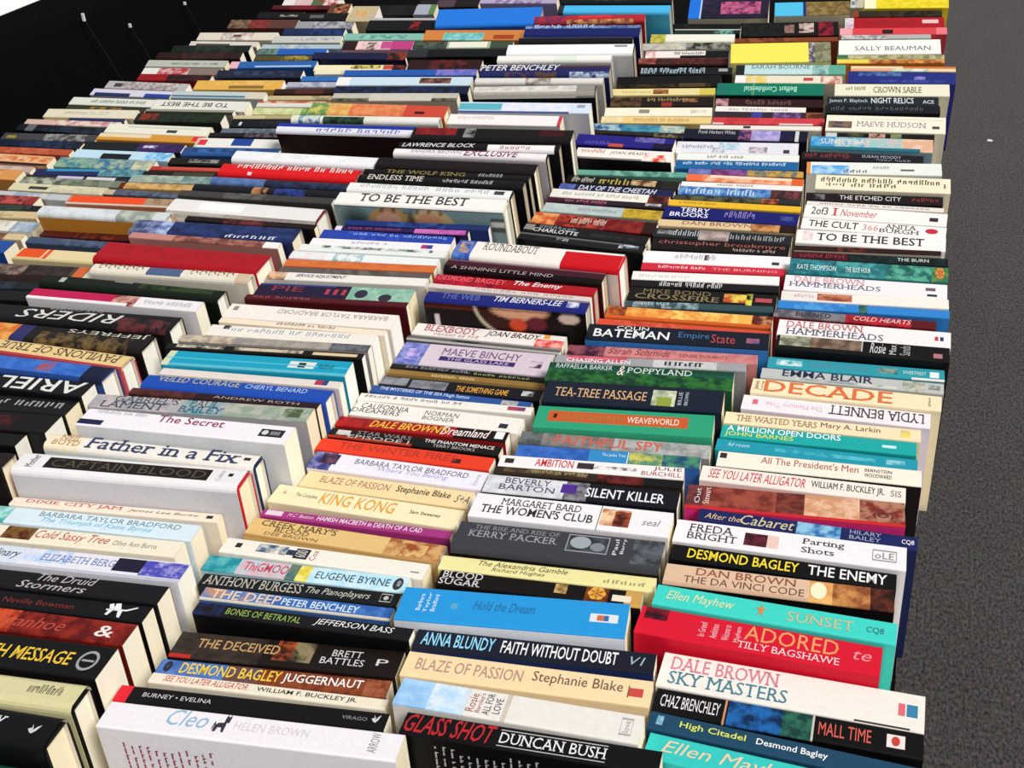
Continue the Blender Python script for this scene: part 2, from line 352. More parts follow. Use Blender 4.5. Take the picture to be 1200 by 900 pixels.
 ["A","P",-0.0351,1.1394,0.0009,0.19,7.21,0.1606,0.115,0.0136,"6a6468","7a1018","","","0.45:0.85:0:1=8e1620~c02430 0.85:1:0:1=5a1216 0:0.45:0:1=55525a~807a80",[[0.14,0.36,0.2,0.8,"2a2c38","b","BURNED"],[0.5,0.85,0.25,0.8,"e6c8c8","i","COLD HEARTS"]],[],"thin half-grey half-red paperback, behind white paperback lettered HAMMERHEADS in the rightmost row"],
 ["A","P",-0.0286,1.1588,0.0009,2.36,7.85,0.1707,0.118,0.0137,"2f7fc8","","","","0.48:0.53:0:1=15303a~40706a 0.1:0.4:0:1=4a94d4~2f78c0",[],[],"bright blue paperback with long cover, behind thin half-grey half-red paperback in the rightmost row"],
 ["A","P",-0.029,1.1865,0.0012,3.23,8.39,0.1694,0.115,0.017,"ece4da","","","","0.22:0.43:0.1:0.85=8a3a30~c07a5a 0:0.22:0:1=e4ddd8",[[0.08,0.2,0.35,0.7,"c9a8b4","n","~Unseen"]],[],"white paperback with small red picture, behind bright blue paperback in the rightmost row"],
 ["A","P",-0.0295,1.2155,0.0022,1.41,9.0,0.1676,0.115,0.0283,"ebe4e6","","","","0.87:0.93:0.5:0.7=6a5a6a 0.88:0.94:0.15:0.3=2a3a3a",[[0.06,0.5,0.55,0.92,"d88a94","s","DALE BROWN"],[0.03,0.6,0.25,0.55,"55607a","s","HAMMERHEADS"]],[],"white paperback lettered HAMMERHEADS, pink author line in the rightmost row"],
 ["A","P",-0.0288,1.2479,0.0024,1.36,10.18,0.1658,0.1219,0.0268,"2c7f86","","","","0:0.3:0:1=2f8a94~1d5a66 0.3:0.62:0:1=256a70~4aa0a0 0.62:0.9:0:1=1f5c58~58a890 0.9:1:0:1=5f8a4a~2f6a4a",[[0.05,0.3,0.25,0.6,"d8ecec","n","KATE THOMPSON"],[0.36,0.52,0.25,0.6,"d8ecec","n","THE BLUE HOUR"]],[[0.92,0.98,0.15,0.95,"d8843a","flower"]],"teal picture paperback with orange flower, behind white paperback lettered HAMMERHEADS in the rightmost row"],
 ["A","P",-0.0302,1.2957,0.0014,2.98,11.24,0.1679,0.115,0.0145,"17161a","","","","0:0.36:0:1=4a0e1a~2a0a10 0.38:1:0:1=16282a~0f1214",[[0.05,0.34,0.25,0.75,"8c2a34","b","~PHILIP GROSS"],[0.68,0.88,0.3,0.7,"c4ccc8","b","THE BURN"]],[],"black and dark red paperback, behind teal picture paperback in the rightmost row"],
 ["A","P",-0.0344,1.3213,0.0008,3.88,11.97,0.1607,0.115,0.0081,"2c1713","d8cdb8","","","0.3:0.5:0:1=6a2a1e~1a1010",[],[],"very thin dark brown paperback, directly behind the black and dark red paperback"],
 ["A","P",-0.0313,1.3455,0.0028,0.64,12.23,0.1659,0.1149,0.0263,"eee8e6","","","","0.045:0.11:0.2:0.85=d8949c~eedcdc",[[0.14,0.86,0.25,0.8,"2a2626","sb","TO BE THE BEST"]],[],"white paperback lettered TO BE THE BEST in the rightmost row"],
 ["A","P",-0.0293,1.3839,0.0024,-1.86,12.87,0.1644,0.115,0.0217,"f0ebe8","","","","",[[0.05,0.4,0.2,0.8,"3a1a1a","b","THE CULT"],[0.43,0.54,0.2,0.75,"d88a88","n","366"],[0.58,0.8,0.52,0.88,"3a3636","s","ANITA"],[0.55,0.82,0.12,0.48,"3a3636","s","BURGH"]],[[0.86,0.945,0.3,0.75,"c02034","disc"]],"white paperback lettered THE CULT in the rightmost row"],
 ["A","P",-0.0294,1.4214,0.003,-1.56,13.44,0.1655,0.115,0.0255,"efe9e4","","","","0.88:0.94:0.3:0.6=3a2a34",[[0.05,0.17,0.25,0.85,"4a5a54","b","2of3"],[0.2,0.24,0.25,0.85,"c04a44","s","1"],[0.26,0.52,0.25,0.8,"c8605a","i","November"]],[],"white paperback lettered NOVEMBER in the rightmost row"],
 ["A","P",-0.0323,1.4557,0.0011,0.28,14.12,0.162,0.115,0.0086,"e0d8d2","","","","",[[0.1,0.9,0.3,0.6,"8a7a7a","n","~Seven days of an october"]],[],"thin white paperback with grey line, behind white paperback lettered NOVEMBER in the rightmost row"],
 ["A","P",-0.0359,1.4781,0.0022,2.95,14.41,0.1635,0.115,0.0175,"1a1214","","","","0.06:0.14:0.2:0.8=6a6a70~1a1214",[[0.25,0.7,0.25,0.75,"d8d4d4","n","THE ETCHED CITY"],[0.78,0.97,0.3,0.7,"8a2a2a","n","~bishop"]],[],"black paperback lettered THE ETCHED CITY in the rightmost row"],
 ["A","P",-0.0277,1.5079,0.0039,2.48,15.08,0.1622,0.1238,0.03,"ede1c4","efe4cc","","","0.95:0.965:0.3:0.6=8a7a6a",[[0.04,0.92,0.5,0.82,"4a3a30","s","~BARBARA TAYLOR BRADFORD"],[0.08,0.6,0.2,0.45,"6a5a4c","n","~ACT OF WILL"]],[],"cream paperback with two lines of brown print"],
 ["A","P",-0.0434,1.5831,0.0035,4.98,16.01,0.1704,0.115,0.0256,"dfe2dc","","","","0.04:0.32:0:0.7=5a9fdc~a8cbe4 0:0.03:0:1=d88a4a 0.7:0.8:0.3:0.45=5a5a5a",[[0.28,0.45,0.1,0.35,"6a5a7a","b","~BLUE"],[0.5,0.62,0.45,0.7,"9a9a9a","n","~Field"]],[],"white paperback with sky-blue corner, directly behind the cream paperback"],
 ["A","P",-0.0585,1.6276,0.0024,0.82,16.78,0.1582,0.115,0.0167,"1b1820","","","","",[[0.03,0.4,0.25,0.8,"8a2420","b","~THE FURIOUS"],[0.5,0.82,0.45,0.8,"a8b0b8","n","SUSAN MOODY"],[0.62,0.9,0.1,0.35,"7a8288","n","~HUSH HUSH"]],[],"black paperback with red lettering, behind white paperback in the rightmost row"],
 ["A","P",-0.0501,1.6774,0.0043,1.57,17.36,0.1619,0.115,0.0285,"8fb4c0","","","","0:0.2:0:1=2f86c4~5aa8d4 0.2:0.45:0:1=6aaac8~b8c8c0 0.45:0.75:0:1=c4b4b4~8fc0c0 0.75:1:0:1=d8a88a~e0c0a8 0:0.9:0:0.22=1f6a7c",[[0.08,0.5,0.4,0.8,"e8d8d0","s","SUNSET BAY"]],[],"sky-blue to peach paperback, behind black paperback in the rightmost row"],
 ["A","P",-0.0417,1.7233,0.0015,3.0,18.02,0.146,0.115,0.0096,"15120f","0f0d0c","","","0:0.1:0:1=c0c8c8 0.2:0.35:0:1=4a4a2a~1a1a10 0.4:0.55:0:1=c89a88~3a1a14 0.6:0.7:0:1=7a8a5a~202018",[],[],"very thin black paperback with picture patches, directly behind the sky-blue to peach paperback"],
 ["A","P",-0.0358,1.75,0.0058,1.96,18.31,0.1625,0.1197,0.037,"ece3cf","efe6d2","","","0.02:0.22:0.18:0.6=7a6a4a~4a3a5a 0.89:0.95:0.25:0.42=4a4a48 0.3:0.98:0.75:0.8=d8ccc0",[[0.26,0.84,0.3,0.62,"9a8aa0","s","MAEVE HUDSON"]],[],"cream paperback with purple picture block, behind thin black paperback in the rightmost row"],
 ["A","P",-0.046,1.8391,0.003,5.05,19.35,0.1635,0.115,0.0181,"16171c","","","","",[[0.05,0.85,0.3,0.8,"4a4e56","n","~THE NIGHT TRAVELLERS"]],[],"dark paperback with faint grey lettering, behind cream paperback in the rightmost row"],
 ["A","P",-0.0478,1.8774,0.0035,4.75,19.79,0.1613,0.115,0.0204,"1d242a","","","","",[[0.02,0.37,0.2,0.7,"c0c8c8","n","James P. Blaylock"],[0.4,0.78,0.2,0.85,"d4dadb","b","NIGHT RELICS"],[0.86,0.96,0.2,0.6,"c8ccd0","b","ACE"]],[],"black paperback lettered NIGHT RELICS in the rightmost row"],
 ["A","P",-0.0365,1.909,0.005,4.47,20.37,0.1671,0.1231,0.0287,"dfdcc4","e2dfca","","","",[[0.34,0.76,0.25,0.75,"6a5c34","s","CROWN SABLE"],[0.1,0.27,0.45,0.75,"7a7a4a","n","~Ann Jason"]],[],"pale green paperback lettered CROWN SABLE in the rightmost row"],
 ["A","P",-0.0233,1.9507,0.0052,2.38,21.16,0.1587,0.1323,0.0288,"232c78","2c2f8c","","","0.1:0.5:0.6:0.95=4a70a0~232c78 0.62:0.72:0.3:0.6=8a7ac4~232c78 0.3:0.9:0.1:0.3=36489a~232c78",[],[],"navy blue paperback with glossy swirls, behind paperback lettered CROWN SABLE in the rightmost row"],
 ["A","P",-0.024,2.0066,0.0023,3.39,21.98,0.1578,0.134,0.0125,"e6cda0","","","","0:0.4:0:0.5=d8a080 0.4:0.75:0:0.5=a8c0a0~e0e0d0 0.5:1:0.5:1=c8703a",[],[],"thin cream and orange paperback, behind navy blue paperback in the rightmost row"],
 ["A","P",-0.047,2.1069,0.0042,4.73,22.13,0.1706,0.115,0.0221,"8a8a54","c8742c","","","0:0.3:0:0.4=e0c84a 0.3:1:0:0.4=d89044~8a4a2a 0:0.1:0.5:1=3a6a4a 0.1:1:0.45:1=7c7c52~b8b08a",[],[],"olive picture paperback with yellow edge, directly behind the thin cream and orange paperback"],
 ["A","P",-0.0527,2.1451,0.0072,6.14,22.28,0.1643,0.1225,0.0382,"e6e8e2","dadcd4","","","",[[0.16,0.9,0.25,0.55,"6a6e70","n","SALLY BEAUMAN"]],[],"white paperback with spaced black capitals, behind olive picture paperback in the rightmost row"],
 ["A","P",-0.0623,2.25,0.0023,5.84,22.56,0.1513,0.115,0.0118,"aaa9a8","","","","0:0.5:0:1=8a8a90~c8c8c4",[],[],"thin grey-white paperback, behind white paperback in the rightmost row"],
 ["A","P",-0.0512,2.2695,0.0037,5.33,22.65,0.1814,0.1192,0.019,"d0414a","","","","0.4:0.5:0.1:0.7=2a1a20 0:0.12:0:1=e09aa0 0.9:1:0:1=e0707a",[],[],"salmon-red paperback with black mark, behind thin grey-white paperback in the rightmost row"],
 ["A","P",-0.0512,2.2999,0.0056,5.2,22.78,0.17,0.1256,0.0288,"a3151f","","","","0:0.09:0:1=d8d0d8~b8a0b0 0.78:0.94:0.4:0.75=d8b8b8",[[0.2,0.7,0.3,0.6,"7a1016","n","~SCARLET"]],[],"dark red paperback with white label, behind salmon-red paperback in the rightmost row"],
 ["A","P",-0.049,2.4062,0.0034,5.0,23.01,0.1579,0.115,0.0176,"2c2418","","","","0:0.06:0:1=8a3a20 0.3:0.9:0:1=3a2c1c~1c1610",[],[],"thin dark paperback below the yellow book, behind dark red paperback in the rightmost row"],
 ["A","P",-0.0358,2.441,0.007,4.75,23.2,0.1506,0.1264,0.0355,"e6d22f","","","","0:0.14:0:1=f0e6c0 0.14:1:0:1=e6d22f~d2c020",[],[],"yellow paperback at far right end, behind thin dark paperback in the rightmost row"],
 ["A","P",-0.1251,2.4929,0.0062,2.34,23.2,0.0255,0.11,0.0315,"b8b29a","","","","0.1:0.5:0:1=5a6a7a~c8c8c8",[],[],"pale narrow book with barcode strip, directly behind the yellow paperback"],
 ["B","P",-0.1896,0.495,0.0002,2.93,-1.0,0.1681,0.125,0.0193,"0d0b0d","0b0a0b","","Q","0.385:0.8:0.8:0.84=b8b4b8 0.385:0.8:0.12:0.16=b8b4b8",[[0.01,0.37,0.12,0.92,"b3171f","ib","GLASS SHOT"],[0.39,0.8,0.25,0.72,"e6e4e6","s","DUNCAN BUSH"]],[],"black paperback lettered GLASS SHOT in the second row from right"],
 ["B","P",-0.2048,0.5185,0.0002,1.99,-0.89,0.1647,0.1264,0.0247,"e3ded8","","","","0:0.14:0:1=8fbce6~a8cdf0 0.14:0.28:0:1=b4d4ee~d8e4ec 0.28:0.3:0:1=cfd8e0 0.45:0.47:0:1=cabfb0",[[0.3,0.335,0.15,0.8,"9a5a4a","v","Rosie"],[0.34,0.365,0.15,0.85,"9a5a4a","v","Barclay's"],[0.37,0.4,0.12,0.88,"3a3640","v","ALL FOR"],[0.41,0.44,0.2,0.75,"3a3640","v","LOVE"],[0.93,0.955,0.3,0.7,"a8a4a0","v","love"]],[[0.92,0.965,0.2,0.8,"a8a4a0","frame"]],"pale blue and white paperback lettered ALL FOR LOVE in the second row from right"],
 ["B","P",-0.2119,0.5579,0.0002,4.21,-0.74,0.1735,0.115,0.0246,"eed3a6","","","","0.915:0.97:0.3:0.62=c84a44 0.91:0.915:0.25:0.7=6a5a4a",[[0.05,0.49,0.3,0.75,"b08a80","n","BLAZE OF PASSION"],[0.53,0.89,0.3,0.8,"6a5240","n","Stephanie Blake"]],[],"cream paperback lettered BLAZE OF PASSION near front, directly behind the paperback lettered ALL FOR LOVE"],
 ["B","P",-0.2138,0.5828,0.0001,5.35,-0.59,0.172,0.1171,0.0201,"171a28","1c2c5c","","","",[[0.03,0.34,0.2,0.85,"8fd2ee","b","ANNA BLUNDY"],[0.37,0.85,0.2,0.82,"efeeee","b","FAITH WITHOUT DOUBT"],[0.9,0.96,0.3,0.7,"9ab0c0","i","V1"]],[],"black paperback lettered FAITH WITHOUT DOUBT in the second row from right"],
 ["B","P",-0.2379,0.6114,0.0001,6.9,-0.45,0.1681,0.1237,0.0361,"2492d6","e2e6ee","","","0.84:0.96:0.38:0.62=d8dce0 0.87:0.9:0.42:0.58=c86a4a 0.9:0.92:0.42:0.58=2a6ab0 0.23:0.26:0.42:0.58=5aa0c0",[[0.08,0.1,0.3,0.8,"e4eef6","v","Barbara"],[0.115,0.135,0.25,0.85,"e4eef6","v","Taylor"],[0.145,0.165,0.3,0.8,"e4eef6","v","Bradford"],[0.33,0.6,0.45,0.72,"1d6a9a","i","Hold the Dream"]],[],"large sky-blue paperback with white label, directly behind the black paperback lettered FAITH WITHOUT DOUBT"],
 ["B","P",-0.2301,0.6504,0.0,3.78,-0.26,0.1571,0.115,0.0171,"120c0c","","","","0.73:0.84:0:1=7a3c10~3a1a08 0.58:0.64:0.3:0.9=c8a060~120c0c 0.92:1:0:1=c89a50 0.86:0.95:0.2:0.6=e8dcc8",[[0.02,0.22,0.5,0.95,"d8d2d4","s","BLOOD"],[0.01,0.22,0.05,0.46,"d8d2d4","s","SUGAR"]],[[0.74,0.83,0.1,0.98,"e8a23c","flower"]],"black paperback lettered BLOOD SUGAR with orange flower in the second row from right"],
 ["B","P",-0.2294,0.6684,0.0,3.91,-0.17,0.1678,0.115,0.0167,"e8df9e","","","","",[[0.18,0.6,0.5,0.85,"5a5438","i","The Alexandria Gamble"],[0.25,0.5,0.12,0.44,"5a5438","i","Richard Hughes"],[0.77,0.96,0.25,0.5,"a09a68","n","~JONES"]],[],"pale yellow paperback with small dark print, directly behind the black paperback lettered BLOOD SUGAR"],
 ["B","H",-0.228,0.6968,0.0,3.59,-0.04,0.1642,0.1223,0.0371,"3a3a41","121114","","","0.545:0.745:0.28:0.84=9a9aa0 0.55:0.74:0.31:0.81=2e3238~4a5058 0.86:1:0.1:0.9=5a6068~34363c",[[0.08,0.5,0.68,0.82,"8a8a90","s","THE RISE AND RISE OF"],[0.06,0.5,0.42,0.64,"9a9aa2","s","KERRY PACKER"],[0.77,0.79,0.3,0.8,"e0e0e4","v","Paul"],[0.805,0.825,0.35,0.85,"e0e0e4","v","Barry"]],[[0.56,0.66,0.38,0.78,"9aa0a8","disc"],[0.66,0.73,0.34,0.62,"7a8088","disc"]],"thick dark grey hardback with boxed photo, directly behind the pale yellow paperback"],
 ["B","P",-0.2275,0.7336,0.0001,3.02,0.51,0.1626,0.1241,0.0314,"ebe7ea","","","","0.655:0.8:0.18:0.86=b8744a~f0c8a0 0.72:0.8:0.18:0.8=4a1c14~a85030 0.645:0.65:0:1=6a6464",[[0.14,0.55,0.58,0.86,"3c3436","s","MARGARET BARD"],[0.05,0.62,0.2,0.54,"2a2224","sb","THE WOMEN'S CLUB"],[0.86,0.95,0.35,0.6,"8a8488","i","seal"]],[],"white paperback lettered THE WOMEN'S CLUB in the second row from right"],
 ["B","P",-0.231,0.7782,0.0002,3.64,1.06,0.1643,0.115,0.0242,"12101a","","","","0:0.42:0:1=c4c6cc~dcdce2 0.42:0.54:0:1=4a4550~8a8890 0.4:0.48:0.3:0.8=4a2a8a",[[0.1,0.34,0.55,0.88,"4a4660","n","BEVERLY"],[0.08,0.37,0.18,0.5,"4a4660","n","BARTON"],[0.53,0.93,0.2,0.72,"ecebf0","b","SILENT KILLER"]],[],"black and grey paperback lettered SILENT KILLER in the second row from right"],
 ["B","P",-0.2308,0.8007,0.0001,4.7,1.49,0.1628,0.115,0.0107,"2e241c","","","","0.05:0.5:0.3:0.9=6a5a3c~3a2a1c 0.55:0.8:0:1=6a2020~2a1010 0.8:1:0:1=121012",[[0.2,0.5,0.4,0.8,"a89468","n","~SHADOW OF THE SUN"]],[],"thin dark brown paperback with tan strip, directly behind the paperback lettered SILENT KILLER"],
 ["B","P",-0.2323,0.8161,0.0002,5.26,1.66,0.1604,0.1145,0.017,"eae6e4","","","","0.43:0.75:0.35:0.6=2a2224~eae6e4 0.43:0.52:0.25:0.75=3a2a30 0.03:0.08:0.3:0.7=2a2a2a",[[0.2,0.41,0.2,0.85,"cc3040","b","AMBITION"],[0.84,0.99,0.5,0.85,"8a2a34","n","JULIE"],[0.78,0.99,0.1,0.45,"a84a50","n","BURCHILL"]],[],"white paperback lettered AMBITION in the second row from right"],
 ["B","P",-0.2217,0.835,0.0003,5.19,1.96,0.1607,0.115,0.016,"2a5ca6","","","","0:0.4:0:1=2856a8~3a6cc0 0.4:0.62:0:1=2f86c0 0.62:0.8:0:1=5a8a6a~c8c05a 0.8:1:0:1=1f4a6a~4a8a6a 0.61:0.615:0:1=e0e8f0",[[0.47,0.6,0.35,0.7,"d8e8f4","n","The Judas Tree"]],[],"blue paperback with yellow-green scene, directly behind the white paperback lettered AMBITION"],
 ["B","P",-0.2209,0.8553,0.0004,4.16,2.21,0.1697,0.1144,0.0189,"7a7a78","","","","0:0.12:0:1=4a4e50~6a7070 0.12:0.5:0:1=6c6c6c~8a8a88 0.5:1:0:1=b0b0b0~8a8c8a",[[0.19,0.76,0.15,0.85,"cf5a48","b","FAITHFUL SPY"],[0.13,0.17,0.4,0.6,"cf7a60","n","THE"]],[],"grey paperback lettered FAITHFUL SPY in the second row from right"],
 ["B","P",-0.219,0.8858,0.0008,5.83,2.67,0.1607,0.1201,0.0341,"2a9a72","37a47c","","","0.07:0.86:0.3:0.78=c4562a 0.1:0.12:0.45:0.65=3a140c",[[0.14,0.5,0.42,0.66,"a07a34","n","CLIVE BARKER"],[0.52,0.81,0.4,0.68,"f0dcc8","b","WEAVEWORLD"]],[],"green paperback with orange label strip, directly behind the grey paperback lettered FAITHFUL SPY"],
 ["B","P",-0.219,0.9243,0.001,4.82,3.37,0.1658,0.1243,0.0353,"141c2c","","","","0.61:0.74:0.12:0.82=8a9a7a~d0d4b8 0.64:0.72:0.12:0.5=8a9a3a",[[0.06,0.58,0.28,0.68,"d6a878","s","TEA-TREE PASSAGE"],[0.755,0.775,0.2,0.78,"b8c0c8","v","BILLIE"],[0.79,0.81,0.2,0.78,"b8c0c8","v","BROWN"]],[],"navy paperback lettered TEA-TREE PASSAGE in the second row from right"],
 ["B","P",-0.2208,0.9599,0.0011,5.02,4.06,0.1765,0.1258,0.0309,"12422c","","","","0:1:0:0.6=0f3a22~2a6a30 0:1:0.6:0.75=155040",[[0.04,0.35,0.68,0.92,"c8d8d0","n","RAFFAELLA BARKER"],[0.38,0.42,0.45,0.95,"e8d8d0","i","&"],[0.43,0.78,0.6,0.9,"d0dcd4","s","POPPYLAND"]],[],"dark green paperback with grass picture, directly behind the navy paperback lettered TEA-TREE PASSAGE"],
 ["B","P",-0.2207,1.0058,0.0005,5.73,4.71,0.187,0.115,0.0131,"9a9a9e","","","","0.06:0.38:0.3:1=c0485a~d86a7a 0.52:0.85:0:1=b4b4b8~c8c8c8",[[0.06,0.4,0.1,0.6,"f0eaec","b","CHASING ALLEN"],[0.58,0.78,0.2,0.7,"2a2a2c","i","~Hope"]],[],"grey paperback with pink-red title block, directly behind the dark green paperback"],
 ["B","P",-0.2132,1.0266,0.0007,4.52,5.01,0.1883,0.114,0.0163,"c98080","","","","0:0.2:0:1=3a1830~8a4a58 0.2:1:0:1=cc8684~c07070",[[0.22,0.55,0.2,0.85,"8a3a44","i","Sarah Schmidt"],[0.6,0.85,0.3,0.6,"7a3a40","n","LOUISE DOUGHTY"]],[],"salmon paperback with dark flower end, behind grey paperback in the second row from right"],
 ["B","P",-0.2024,1.0526,0.0014,4.05,5.56,0.1821,0.1218,0.0286,"121826","3478c0","","","0.88:0.95:0.3:0.6=4a4a8a~a05a6a",[[0.16,0.34,0.7,0.92,"e8e8ec","n","COLIN"],[0.04,0.46,0.2,0.68,"eeeef0","b","BATEMAN"],[0.51,0.68,0.3,0.75,"3a6a9a","n","Empire"],[0.69,0.82,0.2,0.72,"b04040","n","State"]],[],"black paperback with blue edge lettered EMPIRE STATE, directly behind the salmon paperback"],
 ["B","P",-0.2017,1.0855,0.0006,1.57,6.07,0.1789,0.115,0.0122,"d04a34","","","","0.1:0.5:0:1=d85a40~b83a28",[],[],"thin orange-red paperback, behind black paperback in the second row from right"],
 ["B","P",-0.201,1.1099,0.0012,2.24,6.4,0.1733,0.115,0.0219,"c8702a","","","","0:0.12:0:1=6a2a14~b86030 0.12:0.4:0:1=d87a30~e8a850 0.4:0.8:0:1=f0c86a~e09040 0.8:0.88:0:1=e8b050 0.88:1:0:1=5a2018~c88a60 0:1:0:0.2=c85a24",[],[],"fiery orange and yellow paperback, behind thin orange-red paperback in the second row from right"],
 ["B","P",-0.1956,1.1382,0.0007,5.29,7.2,0.1556,0.115,0.0111,"30484e","","","","0.25:0.5:0:1=8fa8b0~30484e 0.05:0.2:0:1=7a8c92~4a5a60",[[0.06,0.3,0.3,0.8,"b8c4c8","n","~MORRIS WEST"]],[],"thin dark teal paperback with painted pale glint, directly behind the fiery orange and yellow paperback"],  # pale band paints a highlight into the spine colour
 ["B","P",-0.1958,1.1608,0.0016,2.7,7.59,0.1589,0.114,0.024,"13110f","","","","0.65:0.8:0.2:0.85=b84a28~e0c850 0.8:0.84:0:1=d8d048~13110f 0.86:0.97:0.35:0.65=b04a54",[[0.1,0.56,0.55,0.88,"7a6c4a","n","MIKE BOND"],[0.05,0.62,0.1,0.5,"8a7a52","s","CROSSFIRE"]],[],"black paperback lettered CROSSFIRE in the second row from right"],
 ["B","P",-0.1984,1.1896,0.001,4.36,8.52,0.1618,0.115,0.0129,"161417","","","","",[[0.2,0.62,0.15,0.85,"d4d0d0","i","~EZMADE BLOOD RAIN"]],[],"thin black paperback with ragged white capitals, directly behind the black paperback lettered CROSSFIRE"],
 ["B","P",-0.201,1.2101,0.0013,4.85,9.01,0.1617,0.115,0.0163,"ece6e4","","","","",[[0.05,0.4,0.3,0.6,"d4c8c4","i","~Lavender"]],[],"plain white paperback behind black ones, directly behind the thin black paperback"],
 ["B","P",-0.1969,1.2362,0.0011,3.67,9.73,0.1595,0.115,0.0131,"c8283c","","","","",[[0.12,0.45,0.25,0.65,"f0d4d8","b","~JONATHAN KELL"],[0.5,0.95,0.25,0.6,"e8a8b0","n","THE BURNING"]],[],"red paperback with thin white capitals, behind white paperback in the second row from right"],
 ["B","P",-0.1966,1.2606,0.0021,3.63,10.22,0.165,0.115,0.0233,"ece8ea","","","","0.42:0.45:0.35:0.8=4a4444 0.88:0.93:0.2:0.45=3a3a3a",[[0.22,0.5,0.4,0.8,"b4a8a8","s","~FLIGHT 12"]],[],"white paperback with faint grey title, behind red paperback in the second row from right"],
 ["B","P",-0.1964,1.2895,0.0021,2.04,11.21,0.1581,0.1195,0.0216,"17100f","","","","",[[0.05,0.97,0.4,0.85,"a0584e","n","christopher brookmyre"],[0.6,0.9,0.12,0.38,"b09890","i","~boiling a frog"]],[],"black paperback with wide red author line, directly behind the white paperback"],
 ["B","P",-0.1993,1.3312,0.0019,0.83,12.06,0.162,0.115,0.0186,"23242a","","","","0.33:0.55:0:1=8a7a78~b8a8a0 0.02:0.14:0.3:0.8=9a9a9a~4a4a4a",[[0.14,0.34,0.25,0.85,"b0b4b4","s","~VELLUM"],[0.56,0.95,0.2,0.7,"9a9c98","s","~ALLEGRETTO"]],[],"dark paperback with centre portrait, behind black paperback in the second row from right"],
 ["B","P",-0.1999,1.3643,0.0015,1.36,12.62,0.1667,0.115,0.0137,"d8be94","","","","0.68:0.88:0:1=c89058~8a5030 0.88:1:0:1=241410",[[0.18,0.68,0.3,0.85,"8a5a44","n","DAN BROWN"]],[],"narrow tan paperback with brown picture end, directly behind the dark paperback"],
 ["B","P",-0.198,1.3891,0.0027,-0.93,13.01,0.164,0.1174,0.0242,"161a66","","","","0.86:0.97:0.35:0.7=4a5a9a~161a66",[[0.12,0.34,0.52,0.9,"e8e8f2","b","TERRY"],[0.05,0.34,0.12,0.48,"e8e8f2","b","BROOKS"],[0.46,0.68,0.3,0.85,"8a7ab8","n","~Running"]],[],"royal blue paperback with white block capitals, directly behind the narrow tan paperback"],
 ["B","P",-0.2,1.4301,0.0015,0.35,13.68,0.1642,0.115,0.0124,"e2b32a","","","","",[[0.08,0.36,0.35,0.7,"8a6a20","n","~A SCREAM OF LIGHT"]],[],"thin yellow paperback, behind royal blue paperback in the second row from right"],
 ["B","P",-0.2016,1.451,0.0013,2.75,14.03,0.1595,0.115,0.0107,"3f3c2c","","","","0.1:0.7:0:1=5a5a3c~26241c 0.7:0.83:0:1=b0603a~5a2a1c 0.83:1:0:1=2a2a2e",[],[],"thin olive-dark picture paperback, behind thin yellow paperback in the second row from right"],
 ["B","P",-0.2001,1.4742,0.0022,1.31,14.34,0.1564,0.115,0.0181,"3a64a8","","","","0:0.75:0:1=3060a8~6a98c8 0.75:1:0:1=2a2028~7a3a3a",[[0.06,0.62,0.1,0.8,"b8cce4","n","~LINDA SOLE"]],[],"blue paperback with pale capitals, directly behind the thin olive-dark picture paperback"],
 ["B","P",-0.202,1.4996,0.0014,1.93,14.8,0.1554,0.115,0.0109,"e8e2de","","","","",[[0.3,0.6,0.3,0.7,"8a8488","n","~Hearts adrift"]],[],"thin white paperback with tiny print, behind blue paperback in the second row from right"],
 ["B","P",-0.2002,1.5219,0.0019,0.45,15.12,0.1519,0.115,0.0147,"dc8058","","","","0:0.14:0:1=e06a40 0.14:1:0:1=e8b090~d87848 0.2:0.9:0.55:1=f0d0b8 0.9:1:0:1=d8602c",[],[],"orange and cream paperback, behind thin white paperback in the second row from right"],
 ["B","P",-0.2046,1.548,0.0017,3.4,15.55,0.1508,0.115,0.013,"6a4a80","","","","0:0.2:0:1=5a68a0~7a7ab8 0.2:0.5:0:1=6a2a60~8a5090 0.52:1:0:1=c89a3a~5a6a6a",[],[],"purple and gold paperback, behind orange and cream paperback in the second row from right"],
 ["B","P",-0.2209,1.5733,0.0026,4.6,15.91,0.1631,0.115,0.0189,"1c5c94","","","","",[[0.06,0.9,0.45,0.8,"c8dcec","n","~THE MOON AND THE COWBOYS JOURNEY"]],[],"deep blue paperback with one white line, directly behind the purple and gold paperback"],
 ["B","P",-0.2238,1.6052,0.0022,4.34,16.44,0.1649,0.115,0.0153,"e4e4de","","","","",[[0.25,0.55,0.3,0.7,"6a6a6a","n","~All our days"]],[],"white paperback with short black print, directly behind the deep blue paperback"],
 ["B","P",-0.2297,1.638,0.0039,4.19,16.86,0.1676,0.115,0.0271,"d8d6e0","","","","0.35:0.52:0.3:0.95=9ac0d0~d8d6e0 0.6:0.75:0.1:0.6=8a7a84~d0c8d0 0.3:0.4:0.05:0.5=9aa0aa~d8d6e0 0.88:0.93:0.1:0.4=3a3a3e",[[0.05,0.3,0.4,0.7,"8a88a0","n","~CATHERINE"]],[],"lilac-white paperback with grey vignette, behind white paperback in the second row from right"],
 ["B","P",-0.2258,1.6967,0.0036,2.55,17.62,0.1756,0.115,0.0237,"141628","","","","0.45:0.55:0:1=2a2a5a~b05a70 0.55:0.78:0:1=8a86c0~b8a8d0 0.78:0.88:0:1=1a1a3a 0.9:0.93:0:1=c8c8c8",[[0.12,0.42,0.5,0.85,"b8b8c0","n","Frank Herbert White"]],[],"black paperback with violet picture, behind lilac-white paperback in the second row from right"],
 ["B","P",-0.2108,1.7376,0.0016,4.47,18.19,0.1743,0.115,0.01,"e2dcd0","","","","0.36:0.42:0.2:0.8=3a3a3a",[],[],"thin off-white paperback with barcode dot, behind black paperback in the second row from right"],
